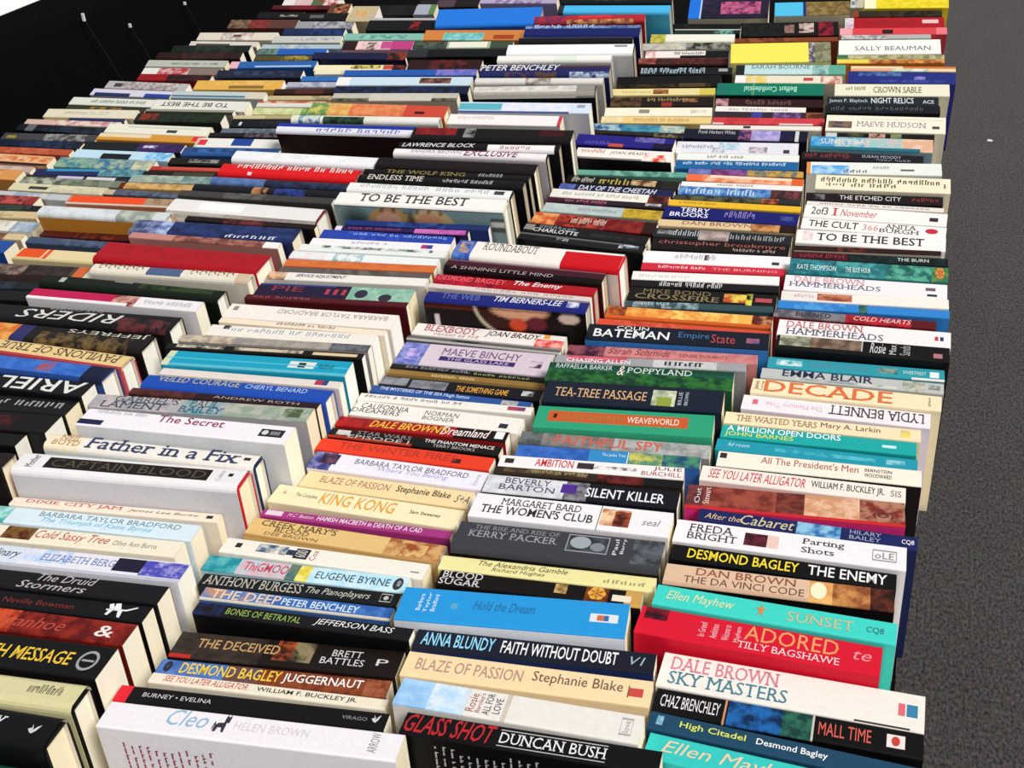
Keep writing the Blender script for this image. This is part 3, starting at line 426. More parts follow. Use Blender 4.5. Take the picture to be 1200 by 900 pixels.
 ["B","P",-0.2027,1.765,0.0026,4.07,18.48,0.1611,0.115,0.0162,"c63a42","","","","0:0.9:0:0.15=e8d0d0 0.1:0.6:0:1=cc4048~b83038",[],[],"red paperback with white edge, directly behind the thin off-white paperback"],
 ["B","P",-0.2071,1.7957,0.0023,3.77,18.86,0.1598,0.115,0.0143,"30262e","","","","0.35:0.45:0:1=3a3a8a 0.55:0.8:0:1=7a5a9a~3a2a3a 0.85:1:0:1=4a2418~a0603a",[],[],"dark paperback with purple picture, behind red paperback in the second row from right"],
 ["B","P",-0.2207,1.8188,0.0024,3.02,19.13,0.1343,0.115,0.0144,"e6e0d8","","","","",[[0.15,0.8,0.3,0.65,"a09a94","n","~THE DISTANT HILLS"]],[],"thin white paperback with grey type, behind dark paperback in the second row from right"],
 ["B","P",-0.2119,1.8515,0.0031,3.35,19.5,0.1625,0.115,0.0188,"2a1014","","","","0:0.12:0:1=b88a90~4a2024",[[0.28,0.7,0.2,0.8,"6a4844","n","~ANGEL STREET"]],[],"dark maroon paperback with pale rose, directly behind the thin white paperback"],
 ["B","P",-0.2199,1.9151,0.0052,4.37,20.19,0.1653,0.115,0.0299,"0f7058","14201c","","","0.33:0.36:0:1=4a8a60 0:0.1:0:1=1a6a5c",[[0.26,0.75,0.25,0.7,"a8e0cc","b/f","Belfast Confidential"]],[],"green paperback lettered BELFAST CONFIDENTIAL upside-down in the second row from right"],
 ["B","P",-0.198,1.9772,0.0035,3.93,20.98,0.1689,0.115,0.0195,"ddd6c0","","","","0:0.1:0:1=e8e0e0 0.1:0.3:0:1=e0c060~d8d0b0 0.64:0.73:0.3:0.7=b84044 0.8:1:0:1=b8705c~e0d0c0",[],[],"white and yellow paperback with red tab, directly behind the green paperback lettered BELFAST CONFIDENTIAL"],
 ["B","P",-0.2017,2.0299,0.0044,5.14,21.58,0.1764,0.115,0.0242,"b6d2d2","","","","0:0.08:0:1=1a2020 0.7:0.85:0:1=5a8a8a~9ac0b8 0.85:1:0:1=5aa08a",[[0.14,0.68,0.55,0.95,"5a7a80","n","SARAH BOURNE"]],[],"pale aqua paperback with dark capitals, directly behind the white and yellow paperback"],
 ["B","P",-0.2265,2.0751,0.0097,8.12,22.1,0.1634,0.1276,0.0515,"e9da58","efe6a0","","","0.78:0.84:0:1=4a4450~b8b0b0 0.84:1:0:1=6a6a50~8a8a70",[],[],"large plain yellow paperback with grey end, directly behind the pale aqua paperback"],
 ["B","P",-0.2327,2.2191,0.0023,7.32,22.47,0.1794,0.115,0.0119,"7a3a1e","","","","0.1:0.6:0:1=8a4a2a~5a2818",[],[],"thin rust-brown paperback, directly behind the yellow paperback"],
 ["B","P",-0.2309,2.2487,0.0074,7.39,22.59,0.1706,0.1224,0.0387,"120f10","","","","0.45:0.55:0.2:0.8=8a6a60~2a1a1a 0.6:0.75:0.2:0.9=c8b0a8~2a1014 0.8:0.95:0:1=8a1a2c~3a0c14 0:0.4:0:1=151a18~0c0c0c",[],[],"black paperback with pale faces, behind thin rust-brown paperback in the second row from right"],
 ["B","P",-0.2007,2.3247,0.0077,7.9,23.02,0.1325,0.144,0.0395,"6a5a34","d8d0b8","","","0:0.38:0:1=4ab4dc 0.38:0.42:0:1=1a2a6a 0.42:1:0:1=6a5226~8a7a4a",[],[],"brown and cyan picture book in front of far row, directly behind the black paperback"],
 ["B","P",-0.3538,2.3508,0.012,5.23,22.93,0.1483,0.13,0.0615,"1c1a30","cfc8a8","","","0:0.14:0:1=1c6cd0 0.14:0.16:0:1=a8c0e0 0.16:0.5:0:1=141428~2a2038 0.4:0.9:0.2:0.8=b85a80~5a1c48 0.9:1:0:1=201830",[],[],"dark picture book with pink drapery, blue edge, directly behind the brown and cyan picture book"],
 ["C","P",-0.3672,0.4548,0.0002,6.12,-1.0,0.2061,0.13,0.0231,"e9e3e8","ebe6ea","","Q","",[[0.22,0.36,0.35,0.95,"8ab4d0","i","Cleo"],[0.45,0.7,0.45,0.75,"d2ccd4","n","HELEN BROWN"],[0.9,0.93,0.2,0.9,"8a8490","v","ARROW"]],[[0.38,0.43,0.3,0.95,"2a2438","cat"]],"white paperback lettered with blue script, maroon print cover in the third row from right"],
 ["C","P",-0.3867,0.4859,0.0001,6.31,-1.0,0.1967,0.115,0.0158,"0f0d0f","","","","0:0.05:0:1=d82030",[[0.1,0.36,0.4,0.65,"c8c4c8","n","BURNEY • EVELINA"],[0.84,0.93,0.4,0.6,"8a888c","n","VIRAGO"]],[[0.945,0.975,0.3,0.8,"c8c8cc","bird"]],"black paperback with red end lettered EVELINA in the third row from right"],
 ["C","P",-0.3823,0.5028,0.0001,5.54,-0.98,0.1752,0.115,0.0101,"e6dcc8","","","","",[[0.06,0.42,0.25,0.8,"c03038","i","SEE YOU LATER ALLIGATOR"],[0.46,0.88,0.2,0.7,"2a2624","b","WILLIAM F. BUCKLEY JR."]],[],"thin cream paperback lettered in red and black in the third row from right"],
 ["C","P",-0.3879,0.5196,0.0001,6.75,-0.93,0.173,0.11,0.0162,"7a3c20","","","","0:0.3:0:1=3c62a8~5a80c0 0.3:0.45:0:1=5a5060~6a4038 0.45:0.9:0:1=8a4424~6a2c18 0.9:1:0:1=a05c3c~7a3a24",[[0.1,0.54,0.2,0.85,"ecc93c","b","DESMOND BAGLEY"],[0.55,0.89,0.15,0.8,"f2eeea","b","JUGGERNAUT"]],[[0.025,0.06,0.2,0.85,"15203c","disc"],[0.035,0.048,0.35,0.75,"8aa0d0","bird"]],"blue to brown paperback lettered JUGGERNAUT, directly behind the thin cream paperback"],
 ["C","P",-0.3876,0.5419,0.0002,6.6,-0.84,0.1715,0.112,0.0262,"1a1310","","","","0:0.4:0:1=3a302a~2a201c 0.45:0.53:0.2:1=b0502c~3a1c14 0.53:0.62:0.2:1=8a7c5c~2a2018 0:0.1:0:0.1=b02c20",[[0.1,0.47,0.4,0.75,"c09860","b","THE DECEIVED"],[0.7,0.83,0.55,0.8,"d0d0d0","n","BRETT"],[0.66,0.85,0.25,0.5,"d0d0d0","n","BATTLES"],[0.9,0.95,0.35,0.6,"d0d0d0","n","P"]],[],"thick dark paperback lettered THE DECEIVED in the third row from right"],
 ["C","P",-0.3861,0.5672,0.0001,3.68,-0.63,0.1705,0.1219,0.0131,"151418","0b0a0c","","","0:0.13:0:1=1e2c5a~15141c",[[0.15,0.5,0.2,0.7,"8fae4e","n","BONES OF BETRAYAL"],[0.56,0.92,0.2,0.8,"e4e2e2","i","JEFFERSON BASS"]],[],"black paperback with green title print, directly behind the dark paperback lettered THE DECEIVED"],
 ["C","P",-0.4036,0.5906,0.0001,4.39,-0.55,0.1538,0.115,0.0138,"3a66a8","","","","0:0.35:0:1=4a7ab8~b88a70 0.35:1:0:1=2f5ea8~4a7cc0 0:1:0:0.12=cfc8b8",[[0.05,0.42,0.15,0.85,"e0c8b0","b","THE DEEP"],[0.43,0.83,0.2,0.75,"d4e4f0","b","PETER BENCHLEY"]],[],"blue paperback lettered THE DEEP in the third row from right"],
 ["C","P",-0.4092,0.6061,0.0001,4.88,-0.48,0.1625,0.1144,0.0152,"15181a","","","","",[[0.02,0.52,0.15,0.85,"b8b4a8","s","ANTHONY BURGESS"],[0.54,0.86,0.15,0.75,"c0c0b4","i","The Pianoplayers"]],[[0.91,0.965,0.2,0.8,"b8bab8","frame"],[0.925,0.95,0.35,0.65,"b8bab8","disc"]],"black-green paperback lettered THE PIANOPLAYERS in the third row from right"],
 ["C","P",-0.4133,0.625,0.0001,3.84,-0.39,0.1698,0.1143,0.0185,"a8d0dc","","","","0:0.17:0:1=1f8a9a~5ab0b4 0.17:0.42:0:1=b8c8d0~d0a8b0 0.42:0.47:0:1=6a7a6a~3a6a70 0.47:0.53:0:1=d8c43a~e8e080 0.53:1:0:1=b0dcec~c8e4ee",[[0.2,0.42,0.25,0.8,"c8405a","b","ThiGMOO"],[0.56,0.92,0.25,0.7,"2a3c48","n","EUGENE BYRNE"]],[[0.935,0.98,0.1,0.85,"2a2c30","disc"],[0.95,0.972,0.3,0.7,"c8d8dc","flower"]],"pale blue paperback with teal and yellow ends, directly behind the black-green paperback lettered THE PIANOPLAYERS"],
 ["C","P",-0.4091,0.6487,0.0,1.97,-0.29,0.1757,0.112,0.019,"ebe4d8","","","","0.06:0.09:0.4:0.7=2a2a2a 0.17:0.32:0.3:0.85=3c5a7a~ebe4d8 0.32:0.37:0.35:0.7=2a3a50 0.36:0.43:0.2:0.85=2c2a30 0.93:0.97:0.3:0.4=8a8a88",[[0.44,0.47,0.2,0.85,"a8645c","v","Cox"],[0.365,0.42,0.3,0.75,"d8d4d0","v","600"]],[],"white paperback with small blue sketch, directly behind the pale blue paperback"],
 ["C","P",-0.4036,0.6759,0.0,0.37,-0.18,0.1716,0.11,0.0237,"dcb878","","","","0.72:1:0:1=d0a468~a05a30 0.8:0.92:0.1:0.8=9a4a28~d8b070 0:1:0:0.06=b08850",[[0.05,0.45,0.6,0.92,"4a3220","s","CREEK MARY'S"],[0.14,0.32,0.35,0.58,"4a3220","s","BLOOD"],[0.1,0.38,0.14,0.3,"6a4a30","n","DEE BROWN"]],[],"sandy paperback lettered CREEK MARY'S BLOOD in the third row from right"],
 ["C","P",-0.4036,0.6988,0.0,2.45,-0.03,0.1687,0.11,0.0098,"a0347a","","","","0.02:0.11:0.2:0.85=e0c8dc",[[0.14,0.28,0.25,0.7,"e8c8e0","i","M.C. Beaton"],[0.3,0.85,0.2,0.8,"f0d8ea","b","HAMISH MACBETH in DEATH OF A CAD"]],[],"thin magenta paperback with white print, directly behind the sandy paperback lettered CREEK MARY'S BLOOD"],
 ["C","P",-0.4043,0.7211,0.0,-0.09,0.15,0.1719,0.1118,0.0254,"efe2ba","ede0bc","","","0.05:0.09:0.5:0.75=6a5a4a~efe2ba",[[0.26,0.66,0.25,0.85,"e0a038","b","KING KONG"],[0.12,0.24,0.4,0.65,"5a5040","n","The Complete"],[0.74,0.9,0.38,0.6,"4a4434","b","Sam Sweeney"]],[],"cream paperback with tall orange capitals, directly behind the thin magenta paperback"],
 ["C","P",-0.397,0.7504,0.0001,0.4,0.57,0.1558,0.11,0.0231,"edd2a0","","","","",[[0.1,0.52,0.35,0.75,"a07c64","n","BLAZE OF PASSION"],[0.56,0.88,0.3,0.78,"4a3a2a","b","Stephanie Blake"],[0.91,0.99,0.25,0.7,"5a5a50","i","S+A"]],[],"cream paperback lettered BLAZE OF PASSION in mid row, directly behind the cream paperback"],
 ["C","P",-0.3969,0.776,0.0002,0.31,0.98,0.1639,0.1131,0.025,"e6e2ee","","","","0:0.13:0:1=34387c~8a8cc0 0.05:0.15:0.3:0.9=2a1c3c~6a4a60",[[0.25,0.9,0.5,0.8,"6a6478","n","BARBARA TAYLOR BRADFORD"],[0.4,0.8,0.2,0.5,"b0a8d0","i","Where You Belong"],[0.94,0.965,0.2,0.8,"b8b0b8","v","love"]],[],"lilac-white paperback with dark blue flower, directly behind the cream paperback lettered BLAZE OF PASSION"],
 ["C","P",-0.3997,0.8,0.0002,0.91,1.41,0.1662,0.1144,0.0185,"e03c22","","","","0.78:0.83:0.2:0.55=4a1c14",[[0.12,0.8,0.3,0.8,"a82c1c","n","THE WINTER FIRES"]],[],"bright orange-red paperback, behind lilac-white paperback in the third row from right"],
 ["C","P",-0.3979,0.8203,0.0002,1.05,1.75,0.1653,0.115,0.0139,"15110f","","","","0.04:0.12:0.25:0.8=d0c8c8~6a6460 0:0.5:0:0.15=a8301c",[[0.16,0.48,0.5,0.9,"8a8488","n","STAR WARS"],[0.12,0.48,0.05,0.42,"c0bcb8","n","EPISODE I"],[0.56,0.96,0.5,0.85,"e0dcd8","b","THE PHANTOM MENACE"],[0.62,0.86,0.1,0.4,"b0aca8","n","TERRY BROOKS"]],[],"black paperback with long red and white print, directly behind the bright orange-red paperback"],
 ["C","P",-0.3991,0.8418,0.0003,2.32,2.05,0.1656,0.115,0.0156,"9c1c1c","","","","0.7:1:0:1=141012 0:0.18:0:1=8a1418~b02020 0.93:0.98:0.2:0.9=e8e8e8",[[0.2,0.66,0.15,0.85,"ecb83a","ib","DALE BROWN'S"],[0.62,0.9,0.1,0.9,"f0dcd8","ib","Dreamland"]],[],"red and black paperback lettered DREAMLAND in the third row from right"],
 ["C","P",-0.3933,0.8653,0.0005,0.63,2.32,0.1665,0.1144,0.0238,"eae4dc","","","","0.88:0.93:0.2:0.5=2a2e3a",[[0.04,0.33,0.5,0.85,"4a4444","n","CALIFORNIA"],[0.0,0.29,0.2,0.48,"4a4444","n","DREAMERS"],[0.43,0.63,0.5,0.8,"6a645e","n","NORMAN"],[0.43,0.62,0.2,0.45,"6a645e","n","BOGNER"]],[],"white paperback lettered CALIFORNIA DREAMERS in the third row from right"],
 ["C","P",-0.3934,0.889,0.0003,2.86,2.77,0.1725,0.115,0.0123,"e8e2da","","","","0.86:0.96:0.3:0.8=b0405a~5a3a6a",[[0.03,0.6,0.4,0.75,"6a6464","n","~WHAT'S A NICE GIRL TO DO"]],[],"thin white paperback with tiny lettering, directly behind the white paperback lettered CALIFORNIA DREAMERS"],
 ["C","P",-0.3955,0.9088,0.0003,0.27,2.95,0.1639,0.11,0.0124,"2a4f94","","","","0.82:0.92:0.25:0.8=d8d0c0~8a8a90",[[0.05,0.62,0.3,0.85,"c4d4ec","b","THE MYSTERIES OF THE SEA Hugh Sutton"]],[],"blue paperback with one white print line, directly behind the thin white paperback"],
 ["C","P",-0.3918,0.9274,0.0005,1.74,3.2,0.1654,0.1095,0.0184,"14121a","","","","0:0.17:0.2:0.9=8a8c94~5a5c66 0.19:0.42:0.1:0.85=8c8e94~60626a 0.88:0.95:0.3:0.75=c0c4c0~14121a",[[0.48,0.8,0.15,0.65,"dca03c","b","THE SOMETHING GAME"]],[],"black paperback with silver and gold capitals, directly behind the blue paperback"],
 ["C","P",-0.3916,0.945,0.0004,1.27,3.54,0.1643,0.1095,0.0129,"8a6a34","","","","0:1:0:0.3=6a5028",[[0.28,0.55,0.35,0.7,"d8c08a","n","~Beatrice Small"]],[],"olive-gold paperback with pale print line, behind black paperback in the third row from right"],
 ["C","P",-0.3947,0.9574,0.0003,0.85,3.79,0.1627,0.1098,0.0087,"141215","","","","",[[0.1,0.5,0.3,0.75,"8a8a90","n","~The Perfect Hour"],[0.5,0.9,0.2,0.6,"8a9a60","n","~a short history"]],[],"very thin black paperback with small print, directly behind the olive-gold paperback"],
 ["C","P",-0.3961,0.9827,0.0014,1.25,4.0,0.1606,0.1113,0.0389,"cdbfcb","","","","0:0.17:0:1=5a64b0~8a90c8 0.05:0.14:0.2:0.7=b8a8d8~6a70c0 0.28:0.78:0.26:0.46=3a2860 0.87:0.95:0.3:0.6=4a3050~d0c0d0",[[0.28,0.8,0.52,0.84,"6a4a78","n","MAEVE BINCHY"],[0.33,0.74,0.29,0.43,"b8a8d0","b","THE GLASS LAKE"]],[],"lilac paperback lettered THE GLASS LAKE in the third row from right"],
 ["C","P",-0.3956,1.0103,0.0003,-0.07,4.82,0.1665,0.1147,0.0075,"5c5a58","","","","0.3:0.5:0:1=2a2a2a~6a6866 0:1:0:0.3=a8a4a0",[],[],"very thin grey paperback, directly behind the lilac paperback lettered THE GLASS LAKE"],
 ["C","P",-0.3953,1.0292,0.0009,0.18,5.03,0.1645,0.115,0.0215,"eae2de","","","","0.82:1:0:0.55=d8403a~f0a8a0 0.86:0.9:0.6:1=e0a048",[[0.07,0.43,0.35,0.9,"b85a68","sb","BLEXBODY"],[0.48,0.84,0.3,0.85,"2a2424","ib","JOAN BRADY"],[0.15,0.45,0.05,0.28,"a8887c","n","~Theory of war"]],[],"white paperback with red flame patch, directly behind the thin grey paperback"],
 ["C","H",-0.381,1.0557,0.0012,1.32,6.39,0.1748,0.1464,0.0217,"1a2270","1c1210","","X","0.87:0.95:0.3:0.85=d8d8e8~5a60a0",[[0.1,0.34,0.3,0.75,"5a68b0","s","THE WEB"],[0.43,0.85,0.35,0.8,"dcdcea","ib","TIM BERNERS-LEE"]],[],"blue spine hardback with dark portrait cover, directly behind the white paperback"],
 ["C","P",-0.3834,1.076,0.0005,-0.4,7.16,0.1798,0.1485,0.0077,"d6c8c4","","","","",[[0.3,0.9,0.2,0.7,"a89498","n","~Weaving the years"]],[],"thin pale hardback strip under a red one, directly behind the blue spine hardback"],
 ["C","H",-0.3807,1.0908,0.0011,-0.71,7.58,0.1777,0.1516,0.0171,"a51420","","","","0:0.4:0:0.7=c8203a~8a1020",[[0.02,0.24,0.15,0.7,"d85a64","b","DESMOND"],[0.26,0.45,0.15,0.7,"e05a60","b","BAGLEY"],[0.5,0.8,0.15,0.75,"f2e6e6","ib","The Enemy"]],[],"red hardback with cursive white title, directly behind the thin pale hardback"],
 ["C","H",-0.3763,1.1156,0.0016,-1.69,8.47,0.1782,0.1577,0.0218,"3c1420","","","","0:1:0:0.25=150c10 0:1:0.7:0.85=7a4458",[[0.05,0.7,0.03,0.3,"b09a98","n","A SHINING LITTLE MIND"]],[],"dark maroon hardback with thin pale lettering, directly behind the red hardback"],
 ["C","H",-0.3698,1.1494,0.0028,-2.12,9.4,0.1921,0.1616,0.0346,"eae2dc","","c4101c","","0:0.11:0:1=2c50a8~5a80c8 0.02:0.09:0.2:0.8=c8a060~2c50a8 0.66:1:0:0.78=c4101c",[[0.17,0.5,0.45,0.85,"6a5c54","s","ROUNDABOUT"]],[],"white jacketed hardback lettered ROUNDABOUT, red board in the third row from right"],
 ["C","P",-0.3588,1.2842,0.0014,-5.99,10.93,0.1605,0.115,0.0151,"1a1a1c","","","","0.3:0.4:0.3:0.7=c8c8c8~1a1a1c 0:0.9:0.7:1=5a5a5c 0.8:0.95:0.3:0.8=c4ccd4~26303c",[],[],"black paperback with pale scrap, behind hardback lettered ROUNDABOUT in the third row from right"],
 ["C","P",-0.3594,1.3101,0.0019,-6.83,11.55,0.16,0.115,0.0186,"181719","","","","0:0.08:0.2:0.8=8a8684 0.55:0.9:0.3:0.6=2a2a22~181719",[[0.12,0.42,0.5,0.85,"7a8490","n","~PATRICIA"],[0.08,0.45,0.1,0.5,"d8d4d4","b","CHARLOTTE"]],[],"black paperback with white block name, behind black paperback in the third row from right"],
 ["C","P",-0.3584,1.3436,0.0026,-3.84,12.21,0.1592,0.115,0.0243,"5a1016","","","","0:0.2:0:1=c0502a~e0a060 0.2:0.4:0:1=6a1a18~c0402c 0.4:0.6:0:1=b04034~3a1014 0.6:0.9:0:1=6a1418~8a2a20 0.9:1:0:1=2a1412",[[0.32,0.6,0.3,0.8,"e8c0b0","i","~The Golden Season"]],[],"dark red paperback with flower print, behind black paperback in the third row from right"],
 ["C","P",-0.3583,1.3843,0.0022,-1.88,12.9,0.1538,0.115,0.0196,"a9b8b6","","","","0:0.66:0:1=a8b6b8~b8c4c0 0.68:1:0:1=c0a032~8a7424",[[0.3,0.62,0.3,0.65,"7c8c8c","n","~LITTLE EARTHQUAKES"]],[],"grey-blue paperback with yellow end, behind dark red paperback in the third row from right"],
 ["C","P",-0.3602,1.415,0.0013,-0.29,13.45,0.1578,0.115,0.0108,"251a24","","","","0:0.5:0:1=5a2036~2a1220 0.82:0.95:0.3:0.8=c8c8c8~251a24",[[0.15,0.5,0.2,0.7,"a86a80","n","~THE PALE PATHS"]],[],"thin black and plum paperback, behind grey-blue paperback in the third row from right"],
 ["C","P",-0.361,1.4352,0.0022,-1.58,13.72,0.1572,0.115,0.0182,"e6e2d8","","","","0.83:1:0:1=7a3024~2a1410",[[0.1,0.75,0.3,0.7,"9aa0a0","n","~THE COLOUR OF TIME ZONES"]],[],"white paperback with brown picture end, directly behind the thin black and plum paperback"],
 ["C","P",-0.358,1.4602,0.0018,-1.14,14.14,0.1548,0.115,0.0147,"1c2048","","","","0:0.14:0:1=3a4890~5a6ab0",[[0.17,0.85,0.15,0.85,"dcdce4","ib","DAY OF THE CHEETAH"]],[],"navy paperback with jagged white capitals, behind white paperback in the third row from right"],
 ["C","P",-0.3558,1.4871,0.0023,-1.41,14.54,0.1534,0.115,0.0186,"15130f","","","","0.58:0.8:0.2:0.85=d8bc8c~5a3420 0.85:1:0:1=22201a",[[0.05,0.25,0.2,0.8,"c4c0b4","i","~BILL NAPIER"],[0.3,0.56,0.15,0.85,"a89a48","i","~Icon"]],[],"black paperback with gold lettering and cream box, directly behind the navy paperback"],
 ["C","P",-0.3539,1.5245,0.0015,3.68,15.19,0.1486,0.115,0.0114,"5f9a8c","","","","0.3:0.9:0:1=78b0a0~4a7a70",[],[],"thin sea-green paperback, behind black paperback in the third row from right"],
 ["C","P",-0.3674,1.5541,0.0032,-0.62,16.17,0.1344,0.132,0.0227,"ece2da","15100f","","","0.72:0.95:0:0.6=d8402c~ece2da 0:0.7:0:0.1=8a8486",[[0.05,0.3,0.5,0.85,"b85a60","n","~L'enigma"],[0.35,0.75,0.4,0.75,"6a5050","i","JOAN BRADY"]],[],"white paperback with red burst and black cover, directly behind the thin sea-green paperback"],
 ["C","P",-0.3807,1.6195,0.0037,-2.09,16.98,0.142,0.126,0.0253,"251d78","","","","0.35:0.5:0:0.25=b8503c 0.6:0.9:0.5:1=6a60a8~251d78 0.8:1:0:0.5=15102c",[[0.1,0.35,0.1,0.4,"5a50b0","n","~Scarlet"]],[],"violet-blue paperback with orange spot, behind white paperback in the third row from right"],
 ["C","P",-0.3803,1.6894,0.0012,-3.5,17.62,0.1401,0.115,0.008,"2a2220","","","","0.7:0.95:0:1=8a7a50~2a2220",[],[],"very thin charcoal paperback, behind violet-blue paperback in the third row from right"],
 ["C","P",-0.3877,1.7105,0.0025,1.04,17.82,0.145,0.1149,0.0163,"3a6c8c","","","","0:0.35:0:1=26508a~9ab8c0 0.35:0.75:0:1=2f6c90~4a90a4 0.75:1:0:1=c8c8b0~7aa0a0",[],[],"blue and cream paperback with sea picture, directly behind the thin charcoal paperback"],
 ["C","P",-0.3688,1.7508,0.0026,5.38,18.31,0.1654,0.115,0.0166,"dcc07c","","","","0:0.2:0:1=d0bc90~e0d0a0",[[0.3,0.8,0.2,0.7,"c08a5a","i","~Tuesdays in Gardens"]],[],"tan paperback with faint orange print, directly behind the blue and cream paperback"],
 ["C","P",-0.3736,1.7873,0.0034,6.5,18.72,0.1635,0.115,0.0211,"e9e0cc","","","","0.32:0.42:0.3:0.75=8a8476 0.8:0.95:0.3:0.7=c0bcb0~e9e0cc",[],[],"off-white paperback with small grey box, behind tan paperback in the third row from right"],
 ["C","P",-0.3788,1.8369,0.0039,7.64,19.3,0.1604,0.115,0.0236,"1d1510","","","","0:0.3:0:1=5a4028~241810 0.5:0.6:0:0.4=8a3024 0.7:0.85:0.4:0.8=8a6038~1d1510",[[0.36,0.75,0.5,0.85,"a08a5c","n","~THE NEGOTIATOR"]],[],"dark brown paperback with gold print, directly behind the off-white paperback"],
 ["C","P",-0.387,1.8912,0.003,7.37,19.98,0.1642,0.115,0.0174,"dccd90","","","","0.4:0.55:0.15:0.85=5a3020~a87040 0.85:1:0:1=c8b850",[[0.1,0.38,0.3,0.6,"b0a070","n","~Garden party"]],[],"pale yellow paperback with brown square, directly behind the dark brown paperback"],
 ["C","P",-0.3894,1.9407,0.0051,8.63,20.5,0.1696,0.115,0.0288,"100f10","","","","0:0.9:0:0.25=3a2c14~100f10 0.6:0.85:0:0.3=4a3c20",[],[],"plain black paperback, behind pale yellow paperback in the third row from right"],
 ["C","P",-0.3715,2.0088,0.0033,6.64,21.35,0.152,0.115,0.018,"17181b","","","","0.85:0.95:0.4:0.8=9a9a94",[[0.0,0.7,0.15,0.95,"a8c4d0","ib","~DAVID BALDACCI STONE"]],[],"black paperback with pale blue ragged capitals, directly behind the black paperback"],
 ["C","P",-0.3861,2.0624,0.0038,4.83,21.98,0.1539,0.115,0.0205,"4e1c18","","","","0:0.2:0:1=a05a50~6a2a24 0.2:0.4:0:1=4a2420~2a1412 0.4:0.9:0:1=5a2420~3a1614 0:1:0:0.2=150c0c",[],[],"dark red paperback with streaks, behind black paperback in the third row from right"],
 ["C","P",-0.3892,2.1105,0.0035,6.4,22.14,0.1447,0.115,0.0187,"e2d8d4","","","","0.72:1:0:1=141214 0:0.12:0:1=d0a0a0~e8e0dc 0.42:0.72:0:0.3=141214",[[0.35,0.7,0.4,0.8,"3a3a3a","b","~THE SUMMERHOUSE"]],[],"white paperback with black right end, directly behind the dark red paperback"],
 ["C","P",-0.4018,2.1604,0.0036,8.15,22.29,0.1566,0.115,0.0191,"b8b4ac","","","","0:0.5:0:1=c0bcb0~a8a49a 0.5:1:0:1=2a2626~8a8a80",[],[],"grey paperback with smoky picture, behind white paperback in the third row from right"],
 ["C","P",-0.3961,2.2079,0.0046,3.93,22.42,0.1512,0.115,0.0243,"e3e0d4","","","","0:0.18:0:1=8aa040~d8b850 0.18:1:0:0.2=c8c8b0",[],[],"white paperback with green corner, directly behind the grey paperback"],
 ["C","P",-0.3782,2.2625,0.0029,3.57,22.59,0.1207,0.115,0.0149,"1d2a28","","","","0.6:0.9:0:1=6aa8a0~1d2a28 0:1:0.75:1=b8bcb0",[],[],"thin black-green paperback, behind white paperback in the third row from right"],
 ["C","P",-0.3865,2.2979,0.0029,3.34,22.7,0.1302,0.115,0.0151,"0e0e0f","","","","0.2:0.4:0:1=18201c~0e0e0f",[],[],"small plain black paperback at far end, directly behind the thin black-green paperback"],
 ["D","H",-0.5506,0.3801,0.0001,4.2,-1.0,0.1564,0.13,0.0165,"0f4a34","","","","0.2:0.3:0.4:0.5=0f4a34",[],[[0.88,0.96,0.2,0.8,"d0d8d4","ring"]],"dark green hardback at front left corner"],
 ["D","H",-0.5575,0.4043,0.0002,3.6,-1.0,0.1586,0.1463,0.0283,"0c0c0e","","101012","","",[[0.55,0.76,0.3,0.7,"e8e0e8","s","HENRY"]],[[0.88,0.93,0.3,0.6,"c8c8cc","bird"]],"thick black hardback at left edge, directly behind the dark green hardback"],
 ["D","H",-0.5714,0.4334,0.0002,4.95,-1.0,0.1797,0.1451,0.025,"cfc89a","","0e0e10","","",[[0.78,0.92,0.4,0.72,"4a4838","n","~GOLDSTONE"]],[],"old-gold cloth hardback, behind black hardback in the fourth row from right"],
 ["D","P",-0.5867,0.4716,0.0003,4.75,-1.0,0.1931,0.136,0.032,"100e10","","","","",[[0.28,0.86,0.3,0.7,"e2bc34","b","THE DEATH MESSAGE"]],[[0.885,0.965,0.2,0.8,"9a9a9c","ring"]],"black paperback lettered MESSAGE in yellow in the fourth row from right"],
 ["D","P",-0.5991,0.5049,0.0002,4.34,-0.92,0.2101,0.132,0.0231,"6e1a14","","","","0:0.55:0:1=c84c24~8a2418 0.55:1:0:1=5a1010~8a2418",[[0.5,0.75,0.25,0.75,"b04434","i","Ivanhoe"],[0.87,0.94,0.25,0.75,"e8dcd8","b","&"]],[],"dark red paperback with vivid orange end, directly behind the black paperback lettered MESSAGE"],
 ["D","P",-0.5946,0.5278,0.0001,4.91,-0.8,0.1998,0.1308,0.0179,"0f0e11","","","","",[[0.4,0.7,0.3,0.6,"7a1c1c","n","Neville Bowman"]],[[0.83,0.95,0.1,0.95,"e6e4e8","dragonfly"]],"black paperback with white dragonfly mark, directly behind the dark red paperback"],
 ["D","P",-0.5979,0.5481,0.0001,5.09,-0.7,0.2082,0.1322,0.0205,"141216","","","","",[[0.48,0.72,0.55,0.95,"b8b0b4","i","The Druid"],[0.42,0.7,0.1,0.5,"b8b0b4","i","Stormers"]],[],"black paperback with white gothic lettering, behind black paperback in the fourth row from right"],
 ["D","P",-0.5918,0.5756,0.0001,5.08,-0.56,0.1995,0.132,0.0235,"dfdde6","","","","0.7:0.82:0.25:0.9=1c1830 0.82:1:0.15:0.9=4a48b0~b0b0dc 0:0.3:0:1=d0d8e8 0.3:0.5:0.3:1=b0c8ea~dfdde6 0:1:0:0.12=b8b8c4",[[0.38,0.7,0.4,0.75,"6a80b8","s","ELIZABETH BERG"],[0.1,0.28,0.3,0.8,"2a2a34","i","Ordinary"]],[],"white paperback with violet-blue panel, behind black paperback in the fourth row from right"],
